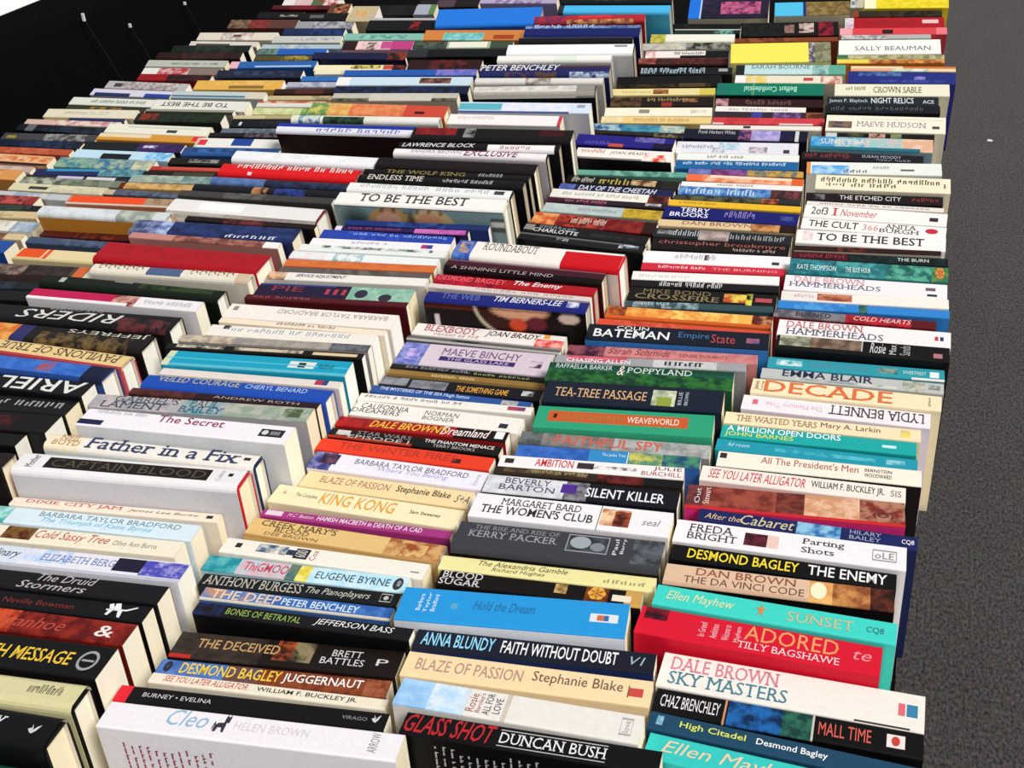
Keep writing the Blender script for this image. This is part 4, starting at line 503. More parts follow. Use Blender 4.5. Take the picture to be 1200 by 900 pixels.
 ["D","P",-0.6264,0.6186,0.0001,5.15,-0.43,0.2,0.115,0.0201,"e8dfca","","","","0.19:0.33:0.15:0.95=4a1c10~7a5a2c",[[0.34,0.68,0.2,0.85,"bc4038","i","Cold Sassy Tree"],[0.7,0.9,0.35,0.65,"8a847a","n","Olive Ann Burns"]],[],"cream paperback lettered COLD SASSY TREE in the fourth row from right"],
 ["D","P",-0.6224,0.6426,0.0001,4.52,-0.31,0.1952,0.1148,0.0213,"cfe0ea","","","","0:0.1:0:1=3aa09a~a8d8d8",[[0.24,0.92,0.55,0.85,"6a8490","n","BARBARA TAYLOR BRADFORD"],[0.27,0.8,0.15,0.5,"6ab8d8","i","The Triumph of Katie Byrne"]],[],"pale blue paperback with teal end, directly behind the cream paperback lettered COLD SASSY TREE"],
 ["D","P",-0.6126,0.6624,0.0,5.54,-0.18,0.1962,0.116,0.0114,"e8dac8","","","","0.94:0.97:0.3:0.65=2a2a28",[[0.07,0.54,0.3,0.8,"c04a4a","s","DIXIE CITY JAM"],[0.57,0.9,0.3,0.65,"6a6258","i","James Lee Burke"]],[],"cream paperback lettered DIXIE CITY JAM in the fourth row from right"],
 ["D","H",-0.6053,0.6854,0.0,5.19,0.16,0.2146,0.144,0.0291,"e4e0e2","cfcbd0","c0202c","","0.13:0.86:0.22:0.75=191512 0.935:0.955:0.5:0.65=151515",[[0.16,0.84,0.3,0.67,"4a4030","n","CAPTAIN BLOOD"],[0.055,0.09,0.2,0.8,"3a3838","v","Mother"],[0.89,0.91,0.25,0.75,"a8a4a4","v","Collins"]],[],"thick white hardback with black title plate, directly behind the cream paperback lettered DIXIE CITY JAM"],
 ["D","H",-0.6024,0.7169,0.0001,2.61,0.72,0.2086,0.1445,0.0205,"e6e0d8","d0dcd8","1a2a50","","0.94:0.97:0.4:0.6=2a2a2a 0:0.17:0:1=eadcc0",[[0.2,0.92,0.12,0.9,"24305c","sb","Father in a Fix"],[0.06,0.16,0.5,0.85,"b8884a","s","NEIL"],[0.04,0.17,0.15,0.48,"b8884a","s","BOYD"]],[],"white hardback lettered FATHER IN A FIX in the fourth row from right"],
 ["D","P",-0.5831,0.7462,0.0003,3.15,1.32,0.2041,0.154,0.0262,"eae4ea","d2d4d8","c83058","","0.86:0.97:0.3:0.72=24242a 0:0.12:0.05:0.35=1c1c48",[[0.36,0.68,0.55,0.95,"8a2450","b","The Secret"],[0.05,0.3,0.75,0.92,"a0a0b0","n","~whatever you want"]],[[0.87,0.9,0.38,0.64,"d0d0d0","disc"],[0.91,0.955,0.4,0.6,"a0a0a0","bars"]],"white paperback lettered THE SECRET in the fourth row from right"],
 ["D","P",-0.5944,0.7891,0.0003,5.07,1.85,0.2186,0.146,0.0214,"a9a6a8","","","","0:0.4:0:1=a09ca4~bcb0b0 0.42:0.62:0:1=6a9aa4~b0a8a8 0.62:1:0:1=8a9a88~b0b0a4 0.88:0.96:0.2:0.8=4a5a3c~8a9a88",[[0.1,0.4,0.5,0.95,"44525a","s","GABRIEL'S"],[0.05,0.35,0.05,0.5,"34404a","s","LAMENT"],[0.45,0.58,0.5,0.95,"2f5a6e","s","PAUL"],[0.42,0.62,0.05,0.5,"2f5a6e","s","BAILEY"]],[],"grey paperback lettered GABRIEL'S LAMENT in the fourth row from right"],
 ["D","P",-0.5828,0.812,0.0002,3.32,2.24,0.1931,0.144,0.0107,"2a1418","","","","0:0.35:0:1=5a2a24~3a1a18",[[0.45,0.9,0.35,0.7,"a8a0a0","n","ANDREW ROTH"]],[],"thin dark maroon paperback, directly behind the grey paperback lettered GABRIEL'S LAMENT"],
 ["D","H",-0.5796,0.8311,0.0005,2.76,2.46,0.1918,0.1451,0.0232,"1c48a8","","","","",[[0.07,0.52,0.45,0.85,"a8a890","b","VEILED COURAGE"],[0.55,0.88,0.45,0.75,"a0b8e0","b","CHERYL BENARD"]],[],"blue hardback lettered VEILED COURAGE in the fourth row from right"],
 ["D","P",-0.5749,0.8508,0.0003,3.3,2.86,0.1878,0.1453,0.0112,"dcd0c8","","","","0.86:0.9:0.2:0.9=b03050 0.9:0.93:0.2:0.9=34407c",[],[],"thin off-white paperback under the turquoise spine, directly behind the blue hardback lettered VEILED COURAGE"],
 ["D","P",-0.5777,0.8714,0.0007,4.32,3.21,0.1917,0.1502,0.0245,"1398b8","","","","0.68:0.82:0.3:0.75=dcd8d4 0.73:0.77:0.35:0.68=2a2420 0:1:0:0.12=58b0c4 0:0.04:0:1=c8d0b0 0:1:0.45:0.52=50b8cc",[[0.84,0.92,0.35,0.65,"0d4a5c","i","~fiction"]],[],"glossy turquoise paperback with white label, directly behind the thin off-white paperback"],
 ["D","P",-0.5888,0.9059,0.0003,5.11,3.78,0.2106,0.144,0.0104,"17140f","","","","0.05:0.3:0.3:0.8=d8ccb8~17140f 0.35:0.7:0.3:0.8=c8b8a0~17140f 0.75:0.97:0.25:0.7=d4bf9a",[],[],"thin black paperback with cream patches, directly behind the glossy turquoise paperback"],
 ["D","P",-0.5869,0.9238,0.0004,4.73,4.08,0.2056,0.144,0.0121,"a49c96","","","","0:0.3:0:1=c8b8a0~988c80 0.3:0.8:0:1=a49890~8a8480 0.8:1:0:1=6a6c72~4a4a50",[],[],"grey paperback with dark mottled end, directly behind the thin black paperback"],
 ["D","P",-0.5766,0.9433,0.0008,3.74,4.35,0.1829,0.1438,0.0198,"e6dfd4","","","","0.08:0.12:0.6:0.95=3a3a38",[[0.1,0.85,0.45,0.8,"9aa4b4","n","~THE THEORY OF NOTHING"]],[],"off-white paperback with blue-grey print, behind grey paperback in the fourth row from right"],
 ["D","P",-0.5731,0.9629,0.0004,1.81,4.82,0.1862,0.1448,0.0091,"e8d8c2","","","","",[[0.35,0.7,0.3,0.8,"6a5e54","n","~QUESTION OF TRUST"]],[],"thin cream paperback with one dark line, directly behind the off-white paperback"],
 ["D","P",-0.5732,0.9829,0.0012,2.4,5.04,0.1896,0.1457,0.0265,"e9e0d8","","","","0.03:0.06:0.5:0.8=8a8a84",[[0.3,0.95,0.5,0.8,"a09494","n/f","BARBARA TAYLOR BRADFORD"]],[],"white paperback with upside-down grey capitals, directly behind the thin cream paperback"],
 ["D","P",-0.5754,1.0252,0.0005,4.31,5.89,0.1849,0.144,0.0097,"4c1018","","","","",[[0.05,0.4,0.3,0.7,"8a4a4a","n","~THE HUNTER"]],[],"very thin maroon paperback, behind white paperback in the fourth row from right"],
 ["D","P",-0.5752,1.0452,0.0014,4.78,6.05,0.1786,0.1428,0.0265,"1f1534","","","","0.6:1:0:1=7aa894~98c0ac 0:0.01:0:1=1f1534 0:0.5:0.85:1=2c3c80",[[0.1,0.3,0.4,0.8,"7a2434","b","PIE"],[0.45,0.58,0.3,0.7,"a83040","b","III"]],[[0.64,0.72,0.15,0.75,"241a30","disc"],[0.8,0.88,-0.02,0.5,"241a30","disc"]],"plum paperback with mint-green patch end, directly behind the thin maroon paperback"],
 ["D","P",-0.5739,1.0784,0.0009,4.39,7.01,0.1864,0.146,0.015,"e2ddd6","","","","0:0.12:0:1=d8b090~8a6a50",[[0.18,0.5,0.25,0.75,"2a2824","ib","SERVICE ADJUSTMENT"]],[],"white paperback with slanted black capitals, behind plum paperback in the fourth row from right"],
 ["D","P",-0.5722,1.0965,0.0007,4.46,7.56,0.178,0.146,0.0101,"5a5250","","","","0.3:0.8:0:1=6a605c~484040",[],[],"thin brown-grey paperback, directly behind the white paperback"],
 ["D","P",-0.5716,1.1112,0.0009,4.27,8.0,0.1782,0.148,0.0135,"cc6a34","","","","0.1:0.9:0.3:0.8=d0703c~c06030",[],[],"plain orange paperback, behind thin brown-grey paperback in the fourth row from right"],
 ["D","P",-0.5743,1.1312,0.0011,2.62,8.51,0.1789,0.148,0.0151,"e0e4e4","","","","0:0.25:0:1=e8d0d4~d8e4e4 0.3:0.5:0:1=8ab0b4~e0e4e4",[],[],"white paperback with pink and teal strokes, directly behind the orange paperback"],
 ["D","P",-0.5729,1.1546,0.0011,3.07,9.16,0.1804,0.148,0.0136,"dde0dc","","","","0.15:0.9:0.5:0.9=dde0dc~4a5a5c",[],[],"white paperback with black tick marks, behind white paperback in the fourth row from right"],
 ["D","P",-0.5713,1.1725,0.0013,3.27,9.62,0.171,0.1481,0.0154,"e6e4e6","","","","0.8:0.84:0.2:0.7=b03060 0.84:0.88:0.2:0.7=3a3a90",[[0.3,0.55,0.4,0.7,"9a90b0","n","~LOUISE B"]],[],"white paperback with red and blue badge, directly behind the white paperback"],
 ["D","P",-0.5706,1.1941,0.0015,1.9,10.21,0.1646,0.1489,0.0171,"2440a0","","","","0.2:0.6:0:1=3050b0~2038a0",[[0.25,0.95,0.5,0.8,"90a4d8","n","~THE ART OF HAPPINESS"]],[],"bright blue paperback below pink strip, behind white paperback in the fourth row from right"],
 ["D","P",-0.5603,1.2152,0.0008,4.14,11.01,0.1654,0.1515,0.0086,"2a1a4c","","","","0.6:0.98:0:1=c06ab0~b04a9a 0:0.05:0:1=d8d0e0",[[0.1,0.5,0.2,0.7,"8a3a6a","n","~SONG OF SILENCE"]],[],"thin purple paperback with pink end, directly behind the bright blue paperback"],
 ["D","P",-0.5458,1.2304,0.001,3.58,11.48,0.1788,0.1532,0.0103,"1f3070","","","","0.3:0.7:0:1=2a4a90~1a2458 0.85:1:0:1=203060",[],[],"thin navy paperback beneath the portrait cover, directly behind the thin purple paperback"],
 ["D","H",-0.5472,1.2595,0.0028,1.89,12.72,0.2152,0.174,0.0256,"e8e4e0","4e6468","e4dcc8","X","0.03:0.11:0.2:0.9=d0886c~e8d8cc 0.9:0.92:0.2:0.8=6a6460",[[0.14,0.78,0.25,0.88,"2a2422","sb","TO BE THE BEST"]],[],"white hardback lettered TO BE THE BEST, face on cover in the fourth row from right"],
 ["D","H",-0.5521,1.3028,0.0024,0.69,13.43,0.2147,0.172,0.0208,"e3e3e2","","15151a","","0.9:0.96:0.35:0.7=3a3c44",[[0.08,0.5,0.4,0.75,"b4b4b6","n","~CHARLES PERRY"],[0.55,0.86,0.4,0.75,"a8a8aa","n","~TARA ROAD"]],[],"white hardback with faint grey capitals, directly behind the white hardback lettered TO BE THE BEST"],
 ["D","H",-0.554,1.3457,0.0019,1.68,14.09,0.2193,0.169,0.016,"121012","","","","",[[0.06,0.4,0.2,0.85,"d8d0c8","s","ENDLESS TIME"],[0.52,0.82,0.2,0.65,"b0aca8","i","~Frances Hendry"]],[],"black hardback lettered ENDLESS TIME in the fourth row from right"],
 ["D","H",-0.5548,1.3693,0.0016,1.33,14.52,0.2222,0.169,0.0125,"141210","","","","",[[0.14,0.62,0.2,0.8,"8a7c48","s","THE WOLF KING"],[0.7,0.84,0.3,0.8,"9a9a9c","n","~edwards"]],[],"black hardback lettered THE WOLF KING in the fourth row from right"],
 ["D","H",-0.5495,1.3948,0.003,1.08,14.97,0.2152,0.172,0.0234,"191214","","","","0.3:0.8:0.3:0.8=1e1216~141014",[],[],"thick plain black hardback, directly behind the black hardback lettered THE WOLF KING"],
 ["D","H",-0.5508,1.4507,0.002,1.73,15.87,0.2141,0.169,0.0147,"e8e0e4","","101014","","",[[0.12,0.45,0.3,0.7,"8a8490","n","SANDRA BROWN"],[0.47,0.82,0.15,0.9,"7a2a5c","ib","EXCLUSIVE"]],[],"white hardback lettered EXCLUSIVE in the fourth row from right"],
 ["D","H",-0.5504,1.4801,0.0024,4.97,16.35,0.222,0.169,0.0169,"111014","","","","0.56:0.97:0:0.65=e6e2e2",[[0.02,0.48,0.25,0.75,"d0d0d2","ib","LAWRENCE BLOCK"],[0.64,0.82,0.15,0.5,"a87480","n","~HITMAN"]],[],"black hardback with white strip at right, directly behind the white hardback lettered EXCLUSIVE"],
 ["D","H",-0.5433,1.5183,0.0044,3.79,16.99,0.2247,0.172,0.0303,"141012","","","","0.02:0.28:0.35:0.95=6a1418~8a1c1c 0.33:0.4:0.2:0.9=8a8c8a~141012 0.8:0.95:0.4:0.9=3a0c14",[],[],"black hardback with dark red panel, behind black hardback in the fourth row from right"],
 ["D","P",-0.5628,1.6309,0.0037,3.09,17.87,0.1696,0.152,0.0241,"e9e2e2","","","","0.97:1:0:1=c03a4a",[[0.08,0.4,0.5,0.8,"c8b4bc","n","~PENNY VINCENZI"]],[],"white paperback beside barcoded back cover, behind black hardback in the fourth row from right"],
 ["D","P",-0.5435,1.6666,0.0039,4.18,18.62,0.1968,0.1621,0.0242,"cbd6ea","dfe0e8","","","0:0.33:0.2:0.85=5aa8b8 0.33:0.85:0:1=dfdce6~cad4ea 0.9:0.96:0.5:0.8=9a9aac 0:0.85:0:0.12=4a5a8a",[],[],"pale blue and white book with teal block, directly behind the white paperback"],
 ["D","H",-0.5536,1.7418,0.0042,8.27,19.79,0.1872,0.169,0.0248,"c8c4be","100e0f","101010","","0:0.85:0.3:0.8=d8d2cc~b8b4ac 0.85:1:0:1=8a8680",[],[],"pale grey rounded hardback with black sides, directly behind the pale blue and white book"],
 ["D","H",-0.564,1.809,0.0026,5.44,20.53,0.2033,0.164,0.0148,"d4d0cc","","","","0.4:0.6:0:1=8a7a70~c8c4bc",[],[],"thin silvery hardback with dark smudge, directly behind the pale grey rounded hardback"],
 ["D","H",-0.5645,1.842,0.005,6.4,21.03,0.2073,0.169,0.0277,"1d2456","","","","0.7:1:0:0.3=b8c8dc~2a3c6c 0.2:0.6:0:0.3=5a4030~1d2456 0.6:1:0.7:1=4a2a24",[[0.0,0.62,0.45,0.95,"dcd8d8","ib","PETER BENCHLEY"]],[],"navy hardback with slanted white capitals, directly behind the thin silvery hardback"],
 ["D","H",-0.5735,1.9301,0.0033,6.11,22.02,0.19,0.166,0.0175,"e7e3df","","","","0.5:0.7:0:1=d8e0d4",[],[],"white hardback with green tinge, behind navy hardback in the fourth row from right"],
 ["D","H",-0.5565,1.9682,0.0054,5.71,22.15,0.2144,0.169,0.0289,"e9e9ea","","101014","","0.85:0.95:0.6:0.8=8a8a90",[],[],"large plain white hardback at top centre, directly behind the white hardback"],
 ["D","H",-0.5648,2.0346,0.0031,5.42,22.38,0.1971,0.169,0.016,"14131a","","","","0:1:0.8:1=b8b4c0",[],[],"thin black hardback with white edge, directly behind the white hardback"],
 ["D","H",-0.5648,2.0805,0.0063,5.18,22.51,0.2032,0.169,0.0328,"151f5e","","","","0:1:0.65:1=3a5088~7a90b8",[[0.08,0.6,0.7,0.95,"a8b8d8","n","~MAEVE HARAN"]],[],"navy blue hardback with pale upper print, directly behind the thin black hardback"],
 ["D","H",-0.579,2.1719,0.0043,7.91,22.81,0.2006,0.169,0.022,"a82430","","","","0.1:0.9:0:0.3=c88a5a~7a3a2c 0:0.3:0:1=6a2a50~a82430 0.4:0.7:0.5:1=d02c34",[],[],"red hardback with orange lower streak, directly behind the navy blue hardback"],
 ["D","H",-0.5438,2.2396,0.0049,2.59,23.02,0.208,0.169,0.0248,"45aee0","","","","0:0.05:0:1=2a2a30",[],[],"sky-blue hardback at far end, directly behind the red hardback"],
 ["D","H",-0.5608,2.3207,0.0041,3.83,23.25,0.214,0.166,0.0206,"12161a","","","","0.3:0.6:0.3:0.7=3a3a3c~12161a",[],[],"black hardback at far top edge, directly behind the sky-blue hardback"],
 ["E","H",-0.8135,0.6581,0.0,4.9,-0.04,0.2007,0.15,0.0246,"1c1613","","","","0.3:0.6:0:1=2a2018~1c1613",[],[],"dark hardback cut by the left edge"],
 ["E","P",-0.8424,0.7078,0.0001,4.77,0.4,0.1995,0.134,0.0198,"110f10","","","","0.2:0.7:0.3:0.7=1c1a1a~110f10",[],[],"black paperback cut by left edge, directly behind the dark hardback"],
 ["E","P",-0.8288,0.7355,0.0002,4.65,0.78,0.2054,0.1362,0.0299,"120e10","","","","0.5:0.8:0.2:0.8=4a1414~160e10",[],[],"black paperback with dark red picture, behind black paperback in the fifth row from right"],
 ["E","P",-0.8374,0.7647,0.0003,4.32,1.26,0.2238,0.1366,0.0252,"131114","","","","",[[0.55,0.95,0.4,0.75,"9a9698","i","~The Tenth"]],[],"black paperback with tiny white script, behind black paperback in the fifth row from right"],
 ["E","P",-0.8254,0.7958,0.0004,2.09,1.85,0.2037,0.1421,0.0238,"121115","","","","",[[0.5,0.97,0.1,0.95,"dcdcd6","b/f","ARIEL"]],[],"black paperback lettered ARIEL upside-down in the fifth row from right"],
 ["E","H",-0.8229,0.8264,0.0006,0.45,2.36,0.2105,0.1457,0.0283,"1c3c7c","","","","0:0.88:0.15:0.9=2a5cb4~3a70c4 0.88:1:0:1=141a34 0.62:0.7:0.2:0.8=a04a4a~3a6ab8",[],[],"blue panel hardback with dark spine edges, directly behind the black paperback lettered ARIEL"],
 ["E","H",-0.8196,0.8578,0.0006,-1.95,2.89,0.2142,0.1462,0.0228,"dcbf86","cc5a64","","","0:1:0:0.1=c0444c",[[0.28,0.96,0.2,0.75,"4a3a24","s/f","PAVILIONS OF TRUE"]],[],"tan hardback with pink boards, behind blue panel hardback in the fifth row from right"],
 ["E","H",-0.8257,0.8925,0.0009,1.19,3.35,0.2226,0.1441,0.0322,"181414","","","","0:0.12:0:1=c8b8a0~8a7058 0.12:0.28:0:1=c86a24~e0a050 0.28:0.36:0:1=2a2c60 0.42:0.92:0:0.6=6a5430~181414",[[0.55,0.98,0.65,0.92,"c0bcb0","n/f","JEFFREYS"]],[],"black hardback with bronze stripes, behind tan hardback in the fifth row from right"],
 ["E","H",-0.8166,0.9286,0.0011,2.52,4.13,0.2247,0.1487,0.0303,"151315","","","","0.7:0.98:0:0.6=5a2a2c~151315",[[0.16,0.72,0.15,0.7,"d4d0cc","i/f","RIDERS"],[0.3,0.6,0.75,0.95,"8a8888","n/f","JILLY COOPER"]],[],"black hardback with large white upside-down script, directly behind the black hardback"],
 ["E","P",-0.7975,0.9648,0.0008,1.26,5.02,0.211,0.154,0.0193,"e4dfe2","","","","0:0.5:0:1=b8144c 0.5:0.64:0:1=c89884~7a2434 0:0.6:0:0.2=e8e0e4",[[0.68,0.95,0.3,0.7,"a8a4b0","i","~Jenny Colgan"]],[],"white paperback with crimson panel, behind black hardback in the fifth row from right"],
 ["E","H",-0.8,1.0016,0.0011,-0.13,5.59,0.2292,0.152,0.0229,"0e160e","","","","0.55:0.95:0.4:0.9=2a3c14~10180e 0.1:0.13:0.3:0.7=a8b0a8 0.4:0.5:0.7:1=7a7c78",[],[],"dark green-black hardback, behind white paperback in the fifth row from right"],
 ["E","H",-0.7666,1.0343,0.001,2.02,6.42,0.1974,0.159,0.0185,"dcd4c4","","","","0.36:0.58:0.1:0.8=4a5c80 0.92:1:0:1=c8b098",[],[[0.03,0.33,0.05,0.95,"6a5a44","swirl"],[0.62,0.9,0.05,0.95,"7a5a3c","swirl"]],"ivory hardback with curly ornament and blue label, directly behind the dark green-black hardback"],
 ["E","H",-0.7729,1.0706,0.0025,-0.54,7.1,0.2136,0.1599,0.0406,"a30f1d","","","","0.1:0.9:0.3:0.8=a81220~9a0e1a",[],[],"thick plain red hardback, behind ivory hardback in the fifth row from right"],
 ["E","P",-0.7815,1.1372,0.0009,0.46,9.0,0.2009,0.154,0.0121,"b88078","","","","0.3:0.9:0:1=6a3c34~a86c60 0.9:1:0:1=e8e4e4",[],[],"thin dusty pink book, behind red hardback in the fifth row from right"],
 ["E","H",-0.7823,1.1627,0.0026,1.62,9.47,0.2193,0.155,0.0319,"1c2a56","","","","0:0.08:0:1=6a7490~34406a 0.08:0.17:0:1=8088b0~3a4678 0.17:0.24:0:1=a8b8d8~4a60a0 0.24:1:0:1=16244c~243468",[[0.6,0.9,0.05,0.25,"c8ccd8","n","~WILBUR"]],[],"navy hardback with silver-ringed end, directly behind the thin dusty pink book"],
 ["E","P",-0.7514,1.2003,0.001,0.0,10.71,0.1779,0.154,0.0104,"1c1214","","","","0.3:0.7:0:1=6a2a30~1c1214",[],[],"thin black book under the white jacket, directly behind the navy hardback"],
 ["E","H",-0.773,1.2281,0.0038,-0.91,11.18,0.2131,0.156,0.039,"dddad8","","7a2a2c","","0.2:0.5:0.3:0.7=eceaea 0.4:1:0:0.2=b8a8ac",[],[],"thick white jacketed hardback, glossy rounded spine, directly behind the thin black book"],
 ["E","P",-0.775,1.2649,0.0014,1.2,12.56,0.215,0.1632,0.0125,"3c3a38","","","","0.3:0.6:0:1=5a5854~3c3a38",[],[],"thin charcoal hardback, behind white jacketed hardback in the fifth row from right"],
 ["E","H",-0.7676,1.2876,0.0018,0.87,12.93,0.2133,0.164,0.0163,"15161c","","","","0.4:0.5:0:1=b07a50~15161c 0.55:0.75:0:1=2a3a88~15203c",[],[],"black hardback with blue and tan patches, directly behind the thin charcoal hardback"],
 ["E","H",-0.7662,1.3166,0.0017,0.65,13.44,0.1967,0.164,0.0146,"3a4c74","","","","0:0.4:0:1=4a649a~5a78a8 0.4:1:0:1=2a3450~1c2030",[],[],"slate-blue hardback, behind black hardback in the fifth row from right"],
 ["E","H",-0.7633,1.3426,0.0031,0.46,13.97,0.1982,0.1694,0.0258,"d0161c","","","","0.22:0.25:0.05:0.25=e8c8c8",[[0.12,0.95,0.55,0.95,"ecd8d4","i","~Faithful Robe in Ruby"]],[],"bright red hardback with white script top, directly behind the slate-blue hardback"],
 ["E","H",-0.7622,1.3895,0.0031,0.07,14.87,0.2089,0.172,0.0243,"e2e2e6","","","","0.2:0.8:0.3:0.8=ecebee~d8d8dc",[],[],"white hardback over the red script one, directly behind the bright red hardback"],
 ["E","H",-0.7642,1.527,0.0032,2.22,17.07,0.2111,0.169,0.0217,"dcdce6","23120e","","","0:1:0.45:1=1a2f96",[[0.3,0.9,0.1,0.42,"6a68c0","n","~NANCY THAYER"]],[],"white and royal-blue hardback with brown cover, directly behind the white hardback"],
 ["E","H",-0.7641,1.5882,0.0025,3.85,17.74,0.2296,0.164,0.0163,"d8d8cc","","","","0.05:0.2:0:1=3a6a9a~c8d0c8 0.22:0.5:0:0.7=2a4a34~141a14 0.6:1:0:1=e0ddd8",[],[],"pale hardback with dark green smudge, directly behind the white and royal-blue hardback"],
 ["E","H",-0.7562,1.6248,0.0048,1.48,18.11,0.2173,0.164,0.0308,"cf7a48","","","","0:0.14:0:1=5a8a50~c8b860 0.14:0.3:0:1=d8b060~d09050 0.3:0.7:0:1=d88a58~d06a44 0.7:1:0:1=c04634 0.78:0.85:0.2:0.4=3a1414",[],[],"orange-red hardback with green leaf end, behind pale hardback in the fifth row from right"],
 ["E","P",-0.7736,1.7184,0.0032,6.03,19.05,0.2038,0.154,0.0194,"b4b0a0","","","","0:1:0:0.3=6a6458~3a3830 0.3:0.8:0:1=c0bcae",[],[],"beige hardback with ragged black line, behind orange-red hardback in the fifth row from right"],
 ["E","P",-0.7775,1.7546,0.0033,5.81,19.5,0.2225,0.154,0.0196,"161c34","","","","0.3:0.35:0.2:0.7=c8ccd0 0.4:0.55:0.1:0.3=c8ccd0 0:0.9:0:1=1c2850~10121c",[],[],"dark navy book with white mark, behind beige hardback in the fifth row from right"],
 ["E","P",-0.7914,1.8015,0.0038,5.52,20.07,0.2275,0.154,0.0221,"bcd0dc","","","","0.62:0.85:0.2:0.85=2a1c20~8a5a4a 0:0.1:0:1=e0e0e0",[],[],"pale blue book with small dark picture, directly behind the dark navy book"],
 ["E","P",-0.7958,1.8411,0.0028,6.36,20.76,0.2269,0.159,0.0156,"2452a0","","","","0.7:1:0:1=7a70b8~4a60b0",[],[],"blue and lilac book at upper centre, directly behind the pale blue book"],
 ["E","P",-0.7536,1.8934,0.0053,5.02,21.16,0.1269,0.154,0.0293,"2a1314","","","","0.3:0.8:0:1=5a1e1c~1c0e10",[],[],"dark red-brown book, directly behind the blue and lilac book"],
 ["E","P",-0.7603,1.9758,0.0039,6.1,22.06,0.182,0.154,0.0208,"111214","","","","0:0.2:0:1=2a2c2e",[],[],"black book at upper centre, directly behind the dark red-brown book"],
 ["E","P",-0.9595,2.078,0.0047,4.21,22.16,0.1374,0.13,0.0249,"d8a8b4","","","","0:0.2:0:1=2a1414 0.2:0.55:0:1=e0c4c0~d8a0ac 0.55:0.7:0.1:0.9=b84a80 0.35:0.48:0:0.8=1a1414~e0c4c0 0.7:1:0:1=b03c78",[],[],"pink and white paperback with black leaf, directly behind the black book"],
 ["E","P",-0.8001,2.0958,0.0037,5.82,22.22,0.1901,0.13,0.0197,"9aa894","","","","0:0.35:0:1=26302a~4a5a4c 0.37:0.75:0.1:0.9=dcdccc 0.78:1:0:1=3a4a38",[],[],"grey-green paperback with white box, directly behind the pink and white paperback"],
 ["E","P",-0.9742,2.1391,0.0039,3.82,22.35,0.1585,0.13,0.0205,"7ab0a0","","","","0.2:0.8:0.2:0.7=8ac0b0~5a8a80",[],[],"mint-green thin paperback, behind grey-green paperback in the fifth row from right"],
 ["E","P",-0.7963,2.1557,0.0057,3.82,22.39,0.1953,0.13,0.0302,"c47a3c","","","","0.2:0.6:0:0.7=5aa8a8~8ac8c4 0.7:0.9:0.1:0.5=9a3c1c",[],[],"orange paperback with turquoise patch, behind mint-green thin paperback in the fifth row from right"],
 ["E","P",-0.9651,2.2159,0.0076,3.42,22.55,0.144,0.13,0.0396,"101014","","","","0.62:0.75:0.1:0.7=8a1c1c~101014 0:1:0.8:1=a8a4a8",[],[],"black paperback with red patch, behind orange paperback in the fifth row from right"],
 ["E","H",-0.786,2.2091,0.0104,8.21,22.71,0.2004,0.1507,0.054,"1f6fd0","1a58b8","","","",[],[],"large plain blue hardback, behind black paperback in the fifth row from right"],
 ["E","P",-1.0785,2.285,0.0095,2.99,22.75,0.0553,0.13,0.0492,"b8a888","","","","0.2:0.7:0.3:0.8=c89a58~c0b8a0",[],[],"small tan book, behind blue hardback in the fifth row from right"],
 ["E","P",-1.0275,2.3346,0.0065,2.71,22.9,0.0817,0.1278,0.0333,"0f1011","","","","0.3:0.7:0:1=18181a",[],[],"black book in far row, directly behind the tan book"],
 ["E","P",-0.9631,2.3372,0.0064,2.67,22.93,0.0421,0.13,0.033,"9ca0b0","","","","0.7:1:0:1=5a7a4a",[],[],"grey-lilac book in far row, directly behind the black book"],
 ["E","P",-0.9247,2.3754,0.0044,2.3,23.12,0.1287,0.1363,0.0222,"1d1518","","","","0.3:0.6:0:1=4a3a44",[],[],"dark book at far top, directly behind the grey-lilac book"],
 ["E","P",-0.7687,2.3636,0.0043,2.13,23.22,0.1585,0.15,0.0216,"a89ab8","","","","0.2:0.8:0:1=7a6a94~b8acc8",[],[],"lilac book at far top, directly behind the dark book"],
 ["F","P",-1.0375,0.9914,0.0009,5.38,4.66,0.2002,0.125,0.0219,"101012","","","","0.3:0.7:0:1=17171a~101012",[],[],"black paperback at the left edge"],
 ["F","P",-1.0362,1.0134,0.0007,4.86,5.17,0.1929,0.1282,0.0165,"161a1e","","","","0.4:0.8:0:1=22303c~161a1e",[],[],"blue-black paperback at left edge, directly behind the black paperback"],
 ["F","P",-1.0039,1.0483,0.0011,4.16,5.89,0.2049,0.134,0.0222,"4a3c38","","","","0.2:0.6:0:1=8a7468~4a3c38 0.6:0.9:0:1=3a2c28~241c1a 0.93:1:0:1=c86030",[],[],"brownish picture paperback at left edge, directly behind the blue-black paperback"],
 ["F","P",-0.9537,1.0929,0.0015,2.02,6.73,0.1431,0.134,0.0255,"d8c89a","","","","0.02:0.26:0.2:1=d84c1c 0.26:0.28:0:1=e8c0a0 0.28:0.32:0:1=d85020 0:0.9:0:0.15=c0b080",[],[],"cream paperback with two orange blocks, directly behind the brownish picture paperback"],
 ["F","P",-0.9707,1.1445,0.001,1.06,7.98,0.1567,0.129,0.0148,"3c4a64","","","","0.3:0.8:0:1=4a5a74~303c54",[],[],"slate paperback behind the orange blocks, behind cream paperback in the third row from left"],
 ["F","P",-0.9688,1.1693,0.001,2.33,8.67,0.1518,0.129,0.0131,"4a1814","","","","0.3:0.7:0:1=6a2a1c~3a1210",[],[],"dark russet paperback, behind slate paperback in the third row from left"],
 ["F","H",-0.9567,1.1927,0.002,1.51,10.44,0.1861,0.1557,0.0221,"c9ccd0","d08a34","","","0:0.6:0:1=d0d4d8~c0c4c8 0.62:0.9:0:1=8a948a~b8bcb0",[],[],"pale-topped hardback with orange cover, behind dark russet paperback in the third row from left"],
